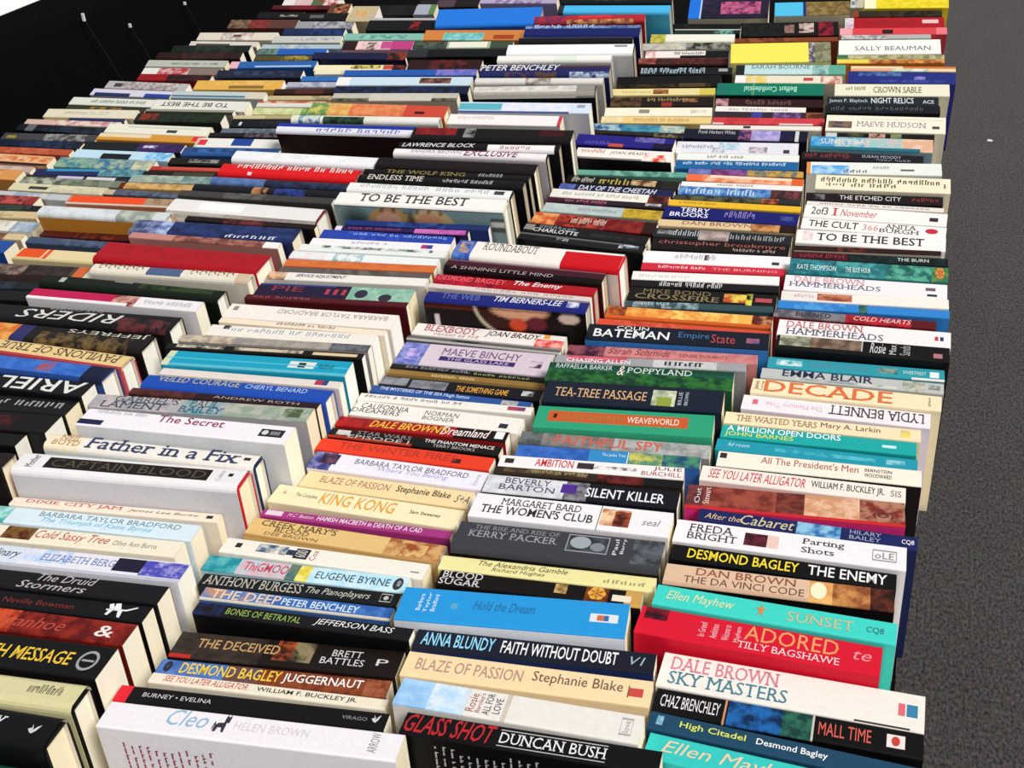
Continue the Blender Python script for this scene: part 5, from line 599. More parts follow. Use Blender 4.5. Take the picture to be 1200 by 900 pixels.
 ["F","P",-0.9847,1.2759,0.002,3.12,11.6,0.1784,0.134,0.0194,"c07858","","","","0.02:0.65:0.15:1=e04a1e 0.65:1:0:1=8a6a54~a88a70 0:0.9:0:0.12=c8beb0",[],[],"paperback with vivid orange-red strip, behind pale-topped hardback in the third row from left"],
 ["F","P",-0.9657,1.3197,0.0012,1.23,12.36,0.1659,0.129,0.0117,"4c5468","","","","0.2:0.7:0:1=5a6478~3a4254 0:0.1:0:1=b8a890",[],[],"thin slate-blue paperback, behind paperback in the third row from left"],
 ["F","P",-0.9595,1.3479,0.0015,2.95,12.8,0.163,0.129,0.0139,"c09a60","","","","0:0.05:0:1=5a1c14 0.05:0.6:0:1=caa468~a88048 0.7:1:0:1=1a1a14",[],[],"thin tan paperback with dark tip, directly behind the thin slate-blue paperback"],
 ["F","P",-0.96,1.375,0.0021,3.73,13.21,0.1608,0.129,0.0182,"8c9c94","","","","0.1:0.5:0:1=a8b0a0~7a8c84 0.5:0.8:0:1=5a7a7a~8c9c94",[],[],"grey-teal paperback, behind thin tan paperback in the third row from left"],
 ["F","P",-0.9558,1.3991,0.0012,3.4,13.66,0.1583,0.129,0.0101,"15140f","","","","0.3:0.7:0:1=3a3a2a",[],[],"very thin black paperback by red one, directly behind the grey-teal paperback"],
 ["F","P",-0.9527,1.4158,0.0017,3.44,13.89,0.1627,0.1288,0.0143,"a83028","","","","0:1:0:0.3=3a1410 0.1:0.7:0.5:0.9=b84a38",[],[],"brick-red paperback, behind thin black paperback in the third row from left"],
 ["F","P",-0.9436,1.45,0.002,2.91,14.44,0.1578,0.129,0.0164,"131311","","","","0.2:0.5:0.3:0.8=8a8a84~131311",[],[],"black paperback with white flecks, behind brick-red paperback in the third row from left"],
 ["F","P",-0.9488,1.4923,0.0027,5.02,15.08,0.1528,0.129,0.0211,"22457c","","","","0.1:0.8:0.3:0.8=3060a0~1c3a6c",[],[],"steel-blue paperback, behind black paperback in the third row from left"],
 ["F","P",-0.9454,1.5234,0.0031,3.68,15.68,0.1482,0.132,0.0232,"dcdad4","","","","0:0.03:0:1=b8b8b0 0.03:0.12:0.2:0.8=d03038 0.4:0.62:0.2:1=20408c",[],[],"white paperback with red square and blue end, directly behind the steel-blue paperback"],
 ["F","P",-0.9536,1.5748,0.0015,5.76,16.5,0.1479,0.129,0.0108,"171416","","","","0.4:0.8:0:1=5a5458~171416",[],[],"thin black paperback in the left rows, directly behind the white paperback"],
 ["F","P",-0.9423,1.5938,0.0019,5.65,16.79,0.1482,0.129,0.013,"5c6470","","","","0.2:0.6:0:1=6a7888~4a5058 0.7:1:0:1=a8a8a8",[],[],"thin blue-grey paperback, behind thin black paperback in the third row from left"],
 ["F","P",-0.9408,1.62,0.0032,5.55,17.2,0.1443,0.132,0.0218,"101114","","","","0.1:0.13:0.2:0.6=c8ccd0 0.3:0.7:0.4:0.8=1c2430~101114",[],[],"black paperback with white comma mark, directly behind the thin blue-grey paperback"],
 ["F","P",-0.9437,1.665,0.0014,6.57,17.72,0.1791,0.129,0.0089,"c0b088","","","","0.3:0.7:0:1=a89870",[],[],"very thin straw paperback, behind black paperback in the third row from left"],
 ["F","P",-0.9427,1.6897,0.0027,5.15,17.99,0.1377,0.129,0.0178,"bcc48c","","","","0:0.5:0:1=c8d0a0~b0b878 0.6:1:0:1=5a8a4a~9aa860",[],[],"yellow-green paperback with leaf end, behind thin straw paperback in the third row from left"],
 ["F","P",-0.9556,1.7276,0.0025,4.91,18.46,0.1373,0.129,0.0158,"cfcac0","","","","0:1:0.6:1=b05034~d0a890",[],[],"white paperback with thin red top, behind yellow-green paperback in the third row from left"],
 ["F","P",-0.9328,1.7667,0.0019,6.0,18.94,0.183,0.129,0.0114,"b8a880","","","","0.4:0.8:0:1=8a7a5c~b8a880",[],[],"thin beige paperback, behind white paperback in the third row from left"],
 ["F","P",-0.967,1.7976,0.0023,5.81,19.34,0.1259,0.129,0.0138,"2c1614","","","","0.3:0.7:0:1=4a2420",[],[],"thin dark brown paperback in left rows, directly behind the thin beige paperback"],
 ["F","P",-0.9664,1.8371,0.0024,5.58,19.81,0.1188,0.129,0.014,"a4a4b4","","","","0.2:0.6:0:1=8a8aa0~b8b8c0",[],[],"thin grey-lilac paperback, behind thin dark brown paperback in the third row from left"],
 ["F","P",-0.9265,1.8682,0.0024,5.38,20.24,0.1696,0.132,0.014,"2d64a8","","","","0.5:1:0:1=9aa8b8~5a7cb0",[],[],"blue paperback by white page edges, directly behind the thin grey-lilac paperback"],
 ["F","P",-0.9281,1.9168,0.0021,5.14,20.75,0.1636,0.129,0.0118,"dcd4b8","","","","0.3:0.7:0:1=c8c0a0",[],[],"thin ivory paperback, behind blue paperback in the third row from left"],
 ["F","P",-0.9345,1.9373,0.003,5.02,21.02,0.171,0.13,0.0166,"e0d8b4","","","","0.4:0.72:0.3:0.9=1a1810~e0c868 0.75:0.85:0.2:0.9=b84a34 0.85:1:0:1=1c1414~6a2418",[],[],"cream book with black letter blocks, directly behind the thin ivory paperback"],
 ["F","P",-0.9523,1.9857,0.0036,2.91,21.86,0.1798,0.139,0.0191,"171b3c","","","","0.8:1:0:1=8a3424~1a1418",[],[],"dark navy book by the cream letters, directly behind the cream book"],
 ["G","P",-1.1719,1.138,0.0017,0.4,7.0,0.1819,0.115,0.0273,"1f4a94","","","","0.5:0.9:0.1:0.4=2a70d0",[],[],"blue paperback cut by left edge"],
 ["G","P",-1.1735,1.1659,0.001,3.25,7.96,0.1796,0.1164,0.0141,"c8b48c","","","","0.6:0.85:0:1=5a2c20~8a5a40",[],[],"tan paperback with brown patch at left edge, directly behind the blue paperback"],
 ["G","P",-1.1653,1.1897,0.0018,2.05,8.69,0.1788,0.1216,0.0239,"d8d4c8","","","","0.8:1:0:1=8a9cb0~b8c0c8 0.5:0.75:0.4:0.9=a8a49a~d8d4c8",[],[],"white paperback with grey-blue corner, directly behind the tan paperback"],
 ["G","P",-1.1754,1.218,0.0014,4.9,9.74,0.163,0.126,0.0163,"c4ae84","","","","0.4:0.8:0:1=a8946c~c8b890",[],[],"straw-coloured paperback at left edge, directly behind the white paperback"],
 ["G","P",-1.1843,1.2426,0.0013,3.32,10.4,0.1547,0.126,0.0142,"16171a","","","","0.3:0.9:0:1=2a3c34~16171a",[],[],"black paperback with green flecks, behind straw-coloured paperback in the second row from left"],
 ["G","P",-1.1995,1.2709,0.0019,1.11,11.06,0.1388,0.126,0.0201,"8a2c2c","","","","0.3:0.9:0:1=b04a44~5a1c20",[],[],"red patterned paperback at left edge, directly behind the black paperback"],
 ["G","P",-1.1694,1.2942,0.0014,0.49,11.68,0.1541,0.1247,0.014,"b4b8bc","","","","0.4:0.8:0:1=8a9cb0~c0c0b8",[],[],"pale grey-blue paperback, behind red patterned paperback in the second row from left"],
 ["G","P",-1.1274,1.3189,0.0019,0.94,12.24,0.1555,0.127,0.018,"cdc4a4","","","","0.2:0.4:0.2:0.6=3a3a30 0.4:1:0:1=b8b49a~d0c8a8",[],[],"straw-cream paperback in left rows, directly behind the pale grey-blue paperback"],
 ["G","P",-1.124,1.3465,0.0018,1.63,12.7,0.1662,0.127,0.0163,"6c7464","","","","0:0.4:0:1=a8ac98~4a5248 0.4:0.9:0:1=7a8270~5a6450",[],[],"grey-green paperback, behind straw-cream paperback in the second row from left"],
 ["G","P",-1.1277,1.3656,0.0012,2.78,13.0,0.174,0.1255,0.0103,"242028","","","","0.3:0.55:0:1=b8b0d0 0.58:0.85:0:1=c8c4c8",[],[],"thin black paperback with lilac patch, behind grey-green paperback in the second row from left"],
 ["G","P",-1.125,1.3869,0.002,5.88,13.33,0.1736,0.1262,0.017,"1c2450","","","","0.1:0.6:0.6:1=2a88b0 0.6:1:0:1=3a6a80~6a9a9c",[],[],"navy paperback with cyan upper edge, directly behind the thin black paperback"],
 ["G","P",-1.1154,1.4183,0.003,1.91,13.83,0.1616,0.1282,0.0251,"7c9c94","","","","0:0.4:0:1=8aa488~3a7a8a 0.4:0.8:0:1=2f6c90~9aa890 0.8:1:0:1=c8c0a0~8a9c90",[],[],"teal and cream patterned paperback, behind navy paperback in the second row from left"],
 ["G","P",-1.1098,1.456,0.0026,1.52,14.49,0.1645,0.129,0.0211,"b4d0e0","","","","0.3:0.6:0:0.6=14181c 0.75:1:0:1=5aa0d0~a8d0e8",[],[],"pale blue paperback with black wave, directly behind the teal and cream patterned paperback"],
 ["G","P",-1.1137,1.4921,0.0028,2.53,15.07,0.1693,0.129,0.0215,"14181c","","","","0.55:1:0:1=3a2458~2a1c48 0.6:0.75:0.4:0.7=c8c0d8~3a2458",[],[],"black paperback with purple end, behind pale blue paperback in the second row from left"],
 ["G","P",-1.1107,1.5363,0.0024,1.36,15.82,0.1834,0.129,0.0173,"c98a34","","","","0:0.5:0.4:1=d8c8a8 0.9:1:0.2:0.9=d02c34",[],[],"amber-gold paperback, behind black paperback in the second row from left"],
 ["G","P",-1.1167,1.5691,0.0034,1.01,16.33,0.1826,0.13,0.024,"dad8c8","","","","0.6:0.7:0.2:0.5=3a3c38 0.2:0.9:0.6:0.8=c0c4b8",[],[],"off-white paperback with dark dash, behind amber-gold paperback in the second row from left"],
 ["G","P",-1.1182,1.6328,0.0033,3.63,17.25,0.1547,0.129,0.0225,"20201a","","","","0.05:0.25:0.2:0.9=8a2c18~20201a 0.3:1:0:1=1c2c1c~14140f",[],[],"dark paperback with red emblem, behind off-white paperback in the second row from left"],
 ["G","P",-1.1274,1.6783,0.0017,3.38,17.78,0.1591,0.126,0.0114,"8c8c7c","","","","0:1:0:0.4=26261f",[],[],"thin grey paperback with dark line, behind dark paperback in the second row from left"],
 ["G","P",-1.1216,1.7046,0.0042,2.04,17.98,0.1737,0.1252,0.0275,"d5d3ca","","","","",[[0.08,0.8,0.35,0.75,"2c2c30","b/f","TO BE THE BEST"]],[],"white paperback with slanted upside-down title, directly behind the thin grey paperback"],
 ["G","P",-1.1188,1.7617,0.003,2.92,18.8,0.1723,0.128,0.0186,"b2bcbc","","","","0:0.8:0.1:0.35=3a6a84 0.8:1:0:1=c8c0b0",[],[],"pale blue-grey paperback, behind white paperback in the second row from left"],
 ["G","P",-1.1076,1.8103,0.0043,5.67,19.42,0.1613,0.13,0.0262,"d2a24a","","","","0.4:0.8:0.1:0.4=7a6030 0.1:0.9:0.5:0.9=dab060~cc9c44",[],[],"golden yellow paperback, behind pale blue-grey paperback in the second row from left"],
 ["G","P",-1.1063,1.8831,0.0038,5.26,20.28,0.1625,0.129,0.0218,"1b2032","","","","0.2:0.9:0.2:0.8=2c3a60~161824",[],[],"dark navy paperback with blue texture, directly behind the golden yellow paperback"],
 ["G","P",-1.1115,1.944,0.0035,6.72,21.03,0.1654,0.129,0.0197,"27599c","","","","0.3:0.95:0.1:0.3=a8bcd8 0:0.1:0:1=d8a8b0",[],[],"blue paperback with white streak, behind dark navy paperback in the second row from left"],
 ["G","P",-1.1061,1.996,0.0027,4.64,21.61,0.1335,0.127,0.0149,"4c4420","","","","0.4:0.8:0:1=9a8434~3a3418",[],[],"thin dark gold paperback, behind blue paperback in the second row from left"],
 ["G","P",-1.1188,2.0369,0.0033,4.41,22.02,0.1392,0.127,0.0176,"2a5a9c","","","","0:0.3:0:1=4a5a50~6a8a8a 0.3:1:0:1=2456a8",[],[],"blue-green paperback at upper left, directly behind the thin dark gold paperback"],
 ["G","P",-1.1183,2.0779,0.0024,4.17,22.14,0.1641,0.126,0.0127,"a4b4bc","","","","0.2:0.6:0:1=8aa4b4~b8c0c0",[],[],"thin ice-grey paperback, behind blue-green paperback in the second row from left"],
 ["G","P",-1.1256,2.1168,0.0039,3.93,22.27,0.1418,0.128,0.0207,"b8b8b4","","","","0.3:0.9:0.3:0.7=8a8a8c~c0c0bc",[],[],"light grey paperback with fine print, directly behind the thin ice-grey paperback"],
 ["G","P",-1.1373,2.1715,0.004,3.6,22.43,0.1301,0.128,0.0212,"15264c","","","","0.4:1:0:1=1c3468~101c38",[],[],"midnight-blue paperback, behind light grey paperback in the second row from left"],
 ["G","P",-1.1352,2.2175,0.0047,3.34,22.56,0.1228,0.128,0.0243,"8c8e92","","","","0.3:1:0:1=6a6c74~a8a8ac",[],[],"mid-grey paperback at upper left, directly behind the midnight-blue paperback"],
 ["G","P",-1.1673,2.2821,0.0048,2.95,22.75,0.1037,0.128,0.0249,"100f10","","","","0.2:0.5:0.3:0.7=5a5858",[],[],"black paperback in upper left row, directly behind the mid-grey paperback"],
 ["G","P",-1.1573,2.3275,0.0098,2.88,22.8,0.0457,0.1219,0.0508,"5a3a28","","","","0.3:0.9:0:0.9=c87a4c~1a1412",[],[],"small dark book with orange face, behind black paperback in the second row from left"],
 ["H","P",-1.3314,1.3833,0.0029,0.94,12.77,0.1653,0.113,0.0258,"cb8c4c","","","","0.3:0.8:0:1=d89a5c~b87a40",[],[],"orange-tan paperback at left edge"],
 ["H","P",-1.3163,1.4073,0.0017,1.0,13.3,0.1456,0.1149,0.0151,"b49a98","","","","0.4:0.9:0:1=c0a8a0~a08888",[],[],"dusty mauve paperback at left edge, directly behind the orange-tan paperback"],
 ["H","P",-1.2974,1.4329,0.0028,-0.56,13.82,0.1486,0.1206,0.0236,"d8a070","","","","0.3:1:0.3:0.8=c86c3c~e0b48c 0:1:0:0.15=2a2024",[],[],"peach paperback with orange lettering, behind dusty mauve paperback in the leftmost row"],
 ["H","P",-1.2905,1.4617,0.0019,1.2,14.53,0.1678,0.126,0.0152,"a84c30","","","","0.3:0.8:0:1=b85c40~983c24",[],[],"brick-orange paperback at left edge, directly behind the peach paperback"],
 ["H","P",-1.2857,1.4914,0.0023,0.49,14.99,0.158,0.126,0.0175,"131a2c","","","","0.3:0.9:0:1=1c2c4c~10141c",[],[],"blue-black paperback in leftmost row, directly behind the brick-orange paperback"],
 ["H","P",-1.2904,1.524,0.0024,3.28,15.51,0.1703,0.126,0.018,"3e3c3e","","","","0.05:0.15:0.2:0.6=8a8030 0.45:0.9:0:1=8a8888~3e3c3e",[],[],"charcoal paperback in leftmost row, directly behind the blue-black paperback"],
 ["H","P",-1.2927,1.5637,0.0025,-1.11,16.14,0.1696,0.126,0.0177,"14171f","","","","0.1:0.2:0:1=5a6064 0.3:1:0:1=1c2a3c~0f1014",[],[],"black paperback in leftmost row, directly behind the charcoal paperback"],
 ["H","P",-1.2965,1.5962,0.002,1.44,16.7,0.178,0.126,0.0136,"c8a89c","","","","0.3:1:0:1=b87c84~d8c8b8",[],[],"thin pink-cream paperback, behind black paperback in the leftmost row"],
 ["H","P",-1.2889,1.6174,0.0013,3.42,17.05,0.1495,0.126,0.0092,"232a54","","","","0:0.3:0:1=8a7c50",[],[],"very thin navy paperback, behind thin pink-cream paperback in the leftmost row"],
 ["H","P",-1.2914,1.6393,0.0034,3.66,17.27,0.169,0.127,0.0232,"d3cbb4","","","","0.2:0.7:0.3:0.7=b8b4a4~d3cbb4",[],[],"cream paperback in leftmost row, directly behind the thin navy paperback"],
 ["H","P",-1.2835,1.6737,0.0017,-0.04,17.72,0.1556,0.126,0.0115,"2f3424","","","","0.3:0.7:0:1=8a6a30~2f3424",[],[],"thin moss-green paperback, behind cream paperback in the leftmost row"],
 ["H","P",-1.29,1.7038,0.0032,0.42,18.06,0.1637,0.127,0.0209,"d0d2c8","3c4a38","","","",[[0.25,0.9,0.3,0.7,"5a5c58","n","~THE LITTLE VOICE OF FIRE"]],[],"white paperback with small spaced letters, behind thin moss-green paperback in the leftmost row"],
 ["H","P",-1.2845,1.7558,0.003,-0.76,18.7,0.1614,0.127,0.0188,"c8c4d4","","","","0.05:0.5:0:0.4=24305c 0.68:1:0:0.5=24408c",[],[],"lilac-white paperback with navy bars, behind white paperback in the leftmost row"],
 ["H","P",-1.28,1.7977,0.0035,-1.03,19.19,0.1653,0.127,0.0214,"aca8a8","","","","0.2:0.9:0:1=8a7c80~b8b4b0 0.1:0.2:0.2:0.7=3a3c3a",[],[],"grey patterned paperback in leftmost row, directly behind the lilac-white paperback"],
 ["H","P",-1.2579,1.8514,0.0033,1.52,19.85,0.1455,0.127,0.0194,"8c1218","","","","0.4:1:0:1=3a1414~1a1010",[],[],"crimson paperback in leftmost row, directly behind the grey patterned paperback"],
 ["H","P",-1.2685,1.8909,0.0034,3.27,20.33,0.1566,0.127,0.0198,"b8a8a4","","","","0:0.2:0:1=d4d4d0 0.2:0.6:0:1=a83038~c8a0a0 0.6:1:0:1=7a6a64",[],[],"white and red paperback in leftmost row, directly behind the crimson paperback"],
 ["H","P",-1.2866,1.9395,0.0036,3.0,20.91,0.1635,0.127,0.02,"aab0a4","","","","0.3:0.9:0.3:0.6=7a807a~aab0a4",[],[],"pale sage paperback in leftmost row, directly behind the white and red paperback"],
 ["H","P",-1.293,1.9943,0.0037,4.57,21.56,0.1746,0.127,0.0204,"26120f","","","","0.3:0.8:0:1=3c1a14~1a1a12",[],[],"dark maroon paperback in leftmost row, directly behind the pale sage paperback"],
 ["H","P",-1.2943,2.042,0.0039,4.31,22.03,0.1632,0.127,0.0206,"141c18","","","","0.3:0.8:0:1=22302a~141c18",[],[],"black-green paperback in leftmost row, directly behind the dark maroon paperback"],
 ["H","P",-1.2859,2.0789,0.0029,1.77,22.15,0.1463,0.127,0.0156,"cac4b8","","","","0.1:0.6:0:0.5=4a3c30",[],[],"ivory paperback with brown strip, directly behind the black-green paperback"],
 ["H","P",-1.2827,2.1258,0.0045,3.82,22.29,0.1692,0.128,0.0239,"cfc6b8","","","","0.3:0.7:0:1=a89a90~d8d0c4 0.45:0.55:0.4:0.7=5a4840",[],[],"speckled cream paperback, behind ivory paperback in the leftmost row"],
 ["H","P",-1.2733,2.2174,0.0053,3.3,22.56,0.1513,0.128,0.0274,"54342c","","","","0:0.3:0:1=7a6450~4a3028 0.3:0.6:0:1=8a2c2c~5a2c24",[],[],"brown and red paperback in leftmost row, directly behind the speckled cream paperback"],
 ["H","P",-1.2713,2.2893,0.0043,2.88,22.78,0.1023,0.128,0.0225,"0e0e10","","","","0.5:0.9:0.3:0.6=9a9890~0e0e10",[],[],"black paperback in the leftmost row's end, directly behind the brown and red paperback"],
 ["H","P",-1.2555,2.3674,0.0028,2.42,23.01,0.1465,0.127,0.0144,"4a1018","","","","0.3:0.7:0:1=6a1820",[],[],"very thin crimson paperback, behind black paperback in the leftmost row"],
 ["H","P",-1.2499,2.3992,0.0051,2.26,23.1,0.1356,0.1279,0.0262,"c8a4a4","","","","0:0.2:0:1=d8d4d0 0.2:0.5:0:1=d0a0a8~c8b8b4 0.5:0.7:0:1=3a6a40~8a3030 0.7:1:0:1=b02c30~e0d8d4",[],[],"pink and green paperback at far left end, directly behind the thin crimson paperback"],
]

ROWNAME = dict(A='books in the rightmost row', B='books in the second row from the right', C='books in the third row from the right',
               D='books in the fourth row from the right', E='books in the fifth row from the right', F='books in the third row from the left',
               G='books in the second row from the left', H='books in the leftmost row')

def set_colors(me, cas, cbs):
    for nm, vals in (('ca', cas), ('cb', cbs)):
        at = me.color_attributes.new(nm, 'FLOAT_COLOR', 'CORNER')
        buf = [0.0] * (4 * len(me.loops))
        at.data.foreach_set('color', [x for v in vals for x in v])

def shell(name, root, L, h, t, th, rnd, colour, front, bands, x_in=0.0, extra=None, barcode=False):
    """a wrapped cover: front board, spine and back board in one solid shell; spine faces carry the printed colours"""
    us = {0.0, 1.0}; vsn = {0.0, 1.0}
    bl = []
    for it in bands.split():
        rg, c = it.split('=')
        a = [float(q) for q in rg.split(':')]
        c = c.split('~')
        bl.append((a, lin(c[0]), lin(c[-1])))
        us.update((a[0], a[1])); vsn.update((a[2], a[3]))
    us = sorted(us)
    rr = min(rnd, t * 0.36)
    # profile: (y, z, tag, v)
    prof = [(0, 0, 'f', 0)]
    cuts = extra['cuts'] if extra else []
    for c in sorted(cuts, reverse=True): prof.append((0, h - c, 'f', 0))
    prof.append((0, h - rr, 'f', 0))
    steps = 4
    v0, v1 = rr / t, 1 - rr / t
    for k in range(1, steps + 1):
        a = PI / 2 * k / steps
        prof.append((rr - rr * math.cos(a), h - rr + rr * math.sin(a), 's', None))
    inner_v = sorted(v for v in vsn if v0 + 1e-4 < v < v1 - 1e-4)
    for v in inner_v: prof.append((v * t, h, 's', None))
    prof.append((t - rr, h, 's', None))
    for k in range(1, steps + 1):
        a = PI / 2 * k / steps
        prof.append((t - rr + rr * math.sin(a), h - rr + rr * math.cos(a), 's', None))
    prof.append((t, 0, 'b', None))
    xs = [x_in + u * (L - 2 * x_in) for u in us]
    if extra: xs = [x_in + i / extra['nx'] * (L - 2 * x_in) for i in range(extra['nx'] + 1)]; us = [i / extra['nx'] for i in range(extra['nx'] + 1)]
    bm = bmesh.new()
    ci = []                                    # colours per face, in creation order
    def colour_at(u, v):
        a = b = lin(colour)
        for rg, c0, c1 in bl:
            if rg[0] <= u <= rg[1] and rg[2] <= v <= rg[3]: a, b = c0, c1
        return a, b
    np_ = len(prof)
    def inset(y, z):
        return (min(max(y, th), t - th), min(z, h - th))
    outer = [[bm.verts.new((x, p[0], p[1])) for p in prof] for x in xs]
    inner = [[bm.verts.new((x, *inset(p[0], p[1]))) for p in prof] for x in xs]
    fc = lin(front) if front else lin(colour)
    for i in range(len(xs) - 1):
        um = (us[i] + us[i + 1]) / 2
        for j in range(np_ - 1):
            p, q = prof[j], prof[j + 1]
            bm.faces.new((outer[i][j], outer[i + 1][j], outer[i + 1][j + 1], outer[i][j + 1]))
            if p[0] == 0 and q[0] == 0:
                ci.append((fc, fc, (i, j)))
            elif q[2] == 'b':
                ci.append((fc, fc, None))
            else:
                a, b = colour_at(um, min(max((p[0] + q[0]) / 2 / t, 0.0001), 0.9999))
                ci.append((a, b, None))
    pl = lin('ddd6c8')
    for i in range(len(xs) - 1):
        for j in range(np_ - 1):
            bm.faces.new((inner[i][j + 1], inner[i + 1][j + 1], inner[i + 1][j], inner[i][j])); ci.append((pl, pl, None))
        for j in (0, np_ - 1):
            f = (outer[i][j], inner[i][j], inner[i + 1][j], outer[i + 1][j])
            bm.faces.new(f if j == 0 else tuple(reversed(f))); ci.append((fc, fc, None))
    for i, s in ((0, 1), (len(xs) - 1, -1)):
        for j in range(np_ - 1):
            f = (outer[i][j], outer[i][j + 1], inner[i][j + 1], inner[i][j])
            bm.faces.new(f if s == 1 else tuple(reversed(f)))
            a = lin(colour) if prof[j + 1][2] == 's' else fc
            ci.append((a, a, None))
    ci2 = ci
    me = bpy.data.meshes.new(name)
    bm.to_mesh(me); bm.free()
    me.materials.append(M_PRINT)
    ca, cb = [], []
    for p, c in zip(me.polygons, ci2):
        for li in p.loop_indices:
            if extra and c[2] is not None:
                co = me.vertices[me.loops[li].vertex_index].co
                k = extra['fn'](co.x / L, (h - co.z))
                ca.append(k); cb.append(k)
            else:
                ca.append(c[0]); cb.append(c[1])
    set_colors(me, ca, cb)
    # shift so that the book's base centre is the origin
    me.transform(Matrix.Translation((-L / 2, -t / 2, 0)))
    o = bpy.data.objects.new(name, me)
    col.objects.link(o); o.parent = root
    return o

def pages(root, L, h, t, th, gap_end, gap_top):
    bm = bmesh.new()
    x0, x1 = -L / 2 + gap_end, L / 2 - gap_end
    y0, y1 = -t / 2 + th * 1.02, t / 2 - th * 1.02
    z1 = h - gap_top
    k = 6
    ring0, ring1 = [], []
    prof = [(y0, 0.0015)] + [(y0, z1 - 0.001), (y0 + (y1 - y0) * 0.12, z1)] + [(y1 - (y1 - y0) * 0.12, z1), (y1, z1 - 0.001)] + [(y1, 0.0015)]
    mid = (y0 + y1) / 2
    prof.append((mid, 0.0015 + min(0.004, (y1 - y0) * 0.15)))      # hollow fore-edge
    a = [bm.verts.new((x0, y, z)) for y, z in prof]
    b = [bm.verts.new((x1, y, z)) for y, z in prof]
    n = len(prof)
    for i in range(n):
        bm.faces.new((a[i], a[(i + 1) % n], b[(i + 1) % n], b[i]))
    bm.faces.new(list(reversed(a))); bm.faces.new(b)
    bmesh.ops.recalc_face_normals(bm, faces=bm.faces)
    return obj('page_block', bm, M_PAPER, root)

def hat_portrait(u, d):
    """dark cover picture: face under a pale curved hat brim"""
    c = Vector(lin('120c0d')[:3])
    def blend(c, hx, f): return c.lerp(Vector(lin(hx)[:3]), max(0, min(1, f)))
    if d < 0.009: c = blend(c, '6a2a18', 0.7 * (u < 0.45))
    e = ((u - 0.56) / 0.24) ** 2 + ((d + 0.002) / 0.040) ** 2
    if u < 0.60 and d > 0.002: c = blend(c, 'dccfae', 1.2 - abs(e - 1.0) / 0.11)
    if e < 0.92: c = blend(c, '3a1612', (0.92 - e) * 6)
    e2 = ((u - 0.60) / 0.20) ** 2 + ((d - 0.004) / 0.013) ** 2
    c = blend(c, 'e6ae88', (1 - e2) * 2.5)
    e3 = ((u - 0.585) / 0.06) ** 2 + ((d - 0.022) / 0.009) ** 2
    c = blend(c, 'd84a2c', (1 - e3) * 2.5)
    e5 = ((u - 0.70) / 0.07) ** 2 + ((d - 0.019) / 0.010) ** 2
    c = blend(c, '6a2030', (1 - e5) * 2.0)
    e4 = ((u - 0.90) / 0.07) ** 2 + ((d - 0.010) / 0.007) ** 2
    c = blend(c, 'e4cfc0', (1 - e4) * 2.5)
    if 0.055 < u < 0.092 and 0.016 < d < 0.036: c = Vector(lin('dcd8d8')[:3])
    return (c.x, c.y, c.z, 1)

def two_heads(u, d):
    c = Vector(lin('8aa6a6')[:3])
    def blend(c, hx, f): return c.lerp(Vector(lin(hx)[:3]), max(0, min(1, f)))
    c = blend(c, '2c3a3a', 1 - ((u - 0.12) / 0.12) ** 2 - ((d - 0.03) / 0.03) ** 2)
    for (uc, w, hair, skin) in ((0.33, 0.14, 'd0a468', 'f0b498'), (0.57, 0.14, 'e6c88c', 'e8a880')):
        e = ((u - uc) / w) ** 2 + ((d - 0.026) / 0.0245) ** 2
        c = blend(c, hair, (1.05 - e) * 4)
        c = blend(c, '3a2216', 0.7 * max(0, math.sin(u * 90 + d * 120)) * (e < 1) * (d < 0.012))
        e = ((u - uc + 0.01) / (w * 0.62)) ** 2 + ((d - 0.024) / 0.016) ** 2
        c = blend(c, skin, (1 - e) * 4)
    c = blend(c, '2a1810', 1 - ((u - 0.455) / 0.035) ** 2 - ((d - 0.03) / 0.03) ** 2)
    if u > 0.92 and 0.01 < d < 0.032: c = Vector(lin('e0e0e0' if int(d * 2200) % 3 else '5a5a5c')[:3])
    return (c.x, c.y, c.z, 1)

TEXTS = []          # (object, L, h, t, spec)
def text_obj(s, sty):
    cu = bpy.data.curves.new('lettering', 'FONT')
    cu.body = s
    cu.size = 1.0
    cu.resolution_u = 2
    cu.fill_mode = 'FRONT'
    if 'b' in sty: cu.offset = 0.009
    if 'i' in sty: cu.shear = 0.28
    o = bpy.data.objects.new('lettering', cu)
    col.objects.link(o)
    return o

def strokes(s, rng):
    """a line of tiny illegible print"""
    vs_, fs = [], []
    x = 0.0
    def q(x0, x1, y0, y1):
        i = len(vs_); vs_.extend(((x0, y0), (x1, y0), (x1, y1), (x0, y1))); fs.append((i, i + 1, i + 2, i + 3))
    for ch in s:
        if ch == ' ': x += 0.45; continue
        for k in range(2):
            lo, hi = (0.0, 1.0) if rng.random() < 0.5 else (0.0, 0.72)
            if rng.random() < 0.2: lo = 0.3
            q(x, x + 0.15, lo, hi)
            if rng.random() < 0.4: q(x + 0.15, x + 0.3, hi - 0.17, hi)
            x += 0.3
        x += 0.12
    return vs_, fs

def ink_object(name, vs_, fs, colour, root):
    me = bpy.data.meshes.new(name)
    me.from_pydata(vs_, [], fs)
    me.materials.append(M_INK)
    at = me.color_attributes.new('ca', 'FLOAT_COLOR', 'CORNER')
    at.data.foreach_set('color', list(lin(colour)) * len(me.loops))
    o = bpy.data.objects.new(name, me)
    col.objects.link(o); o.parent = root
    return o

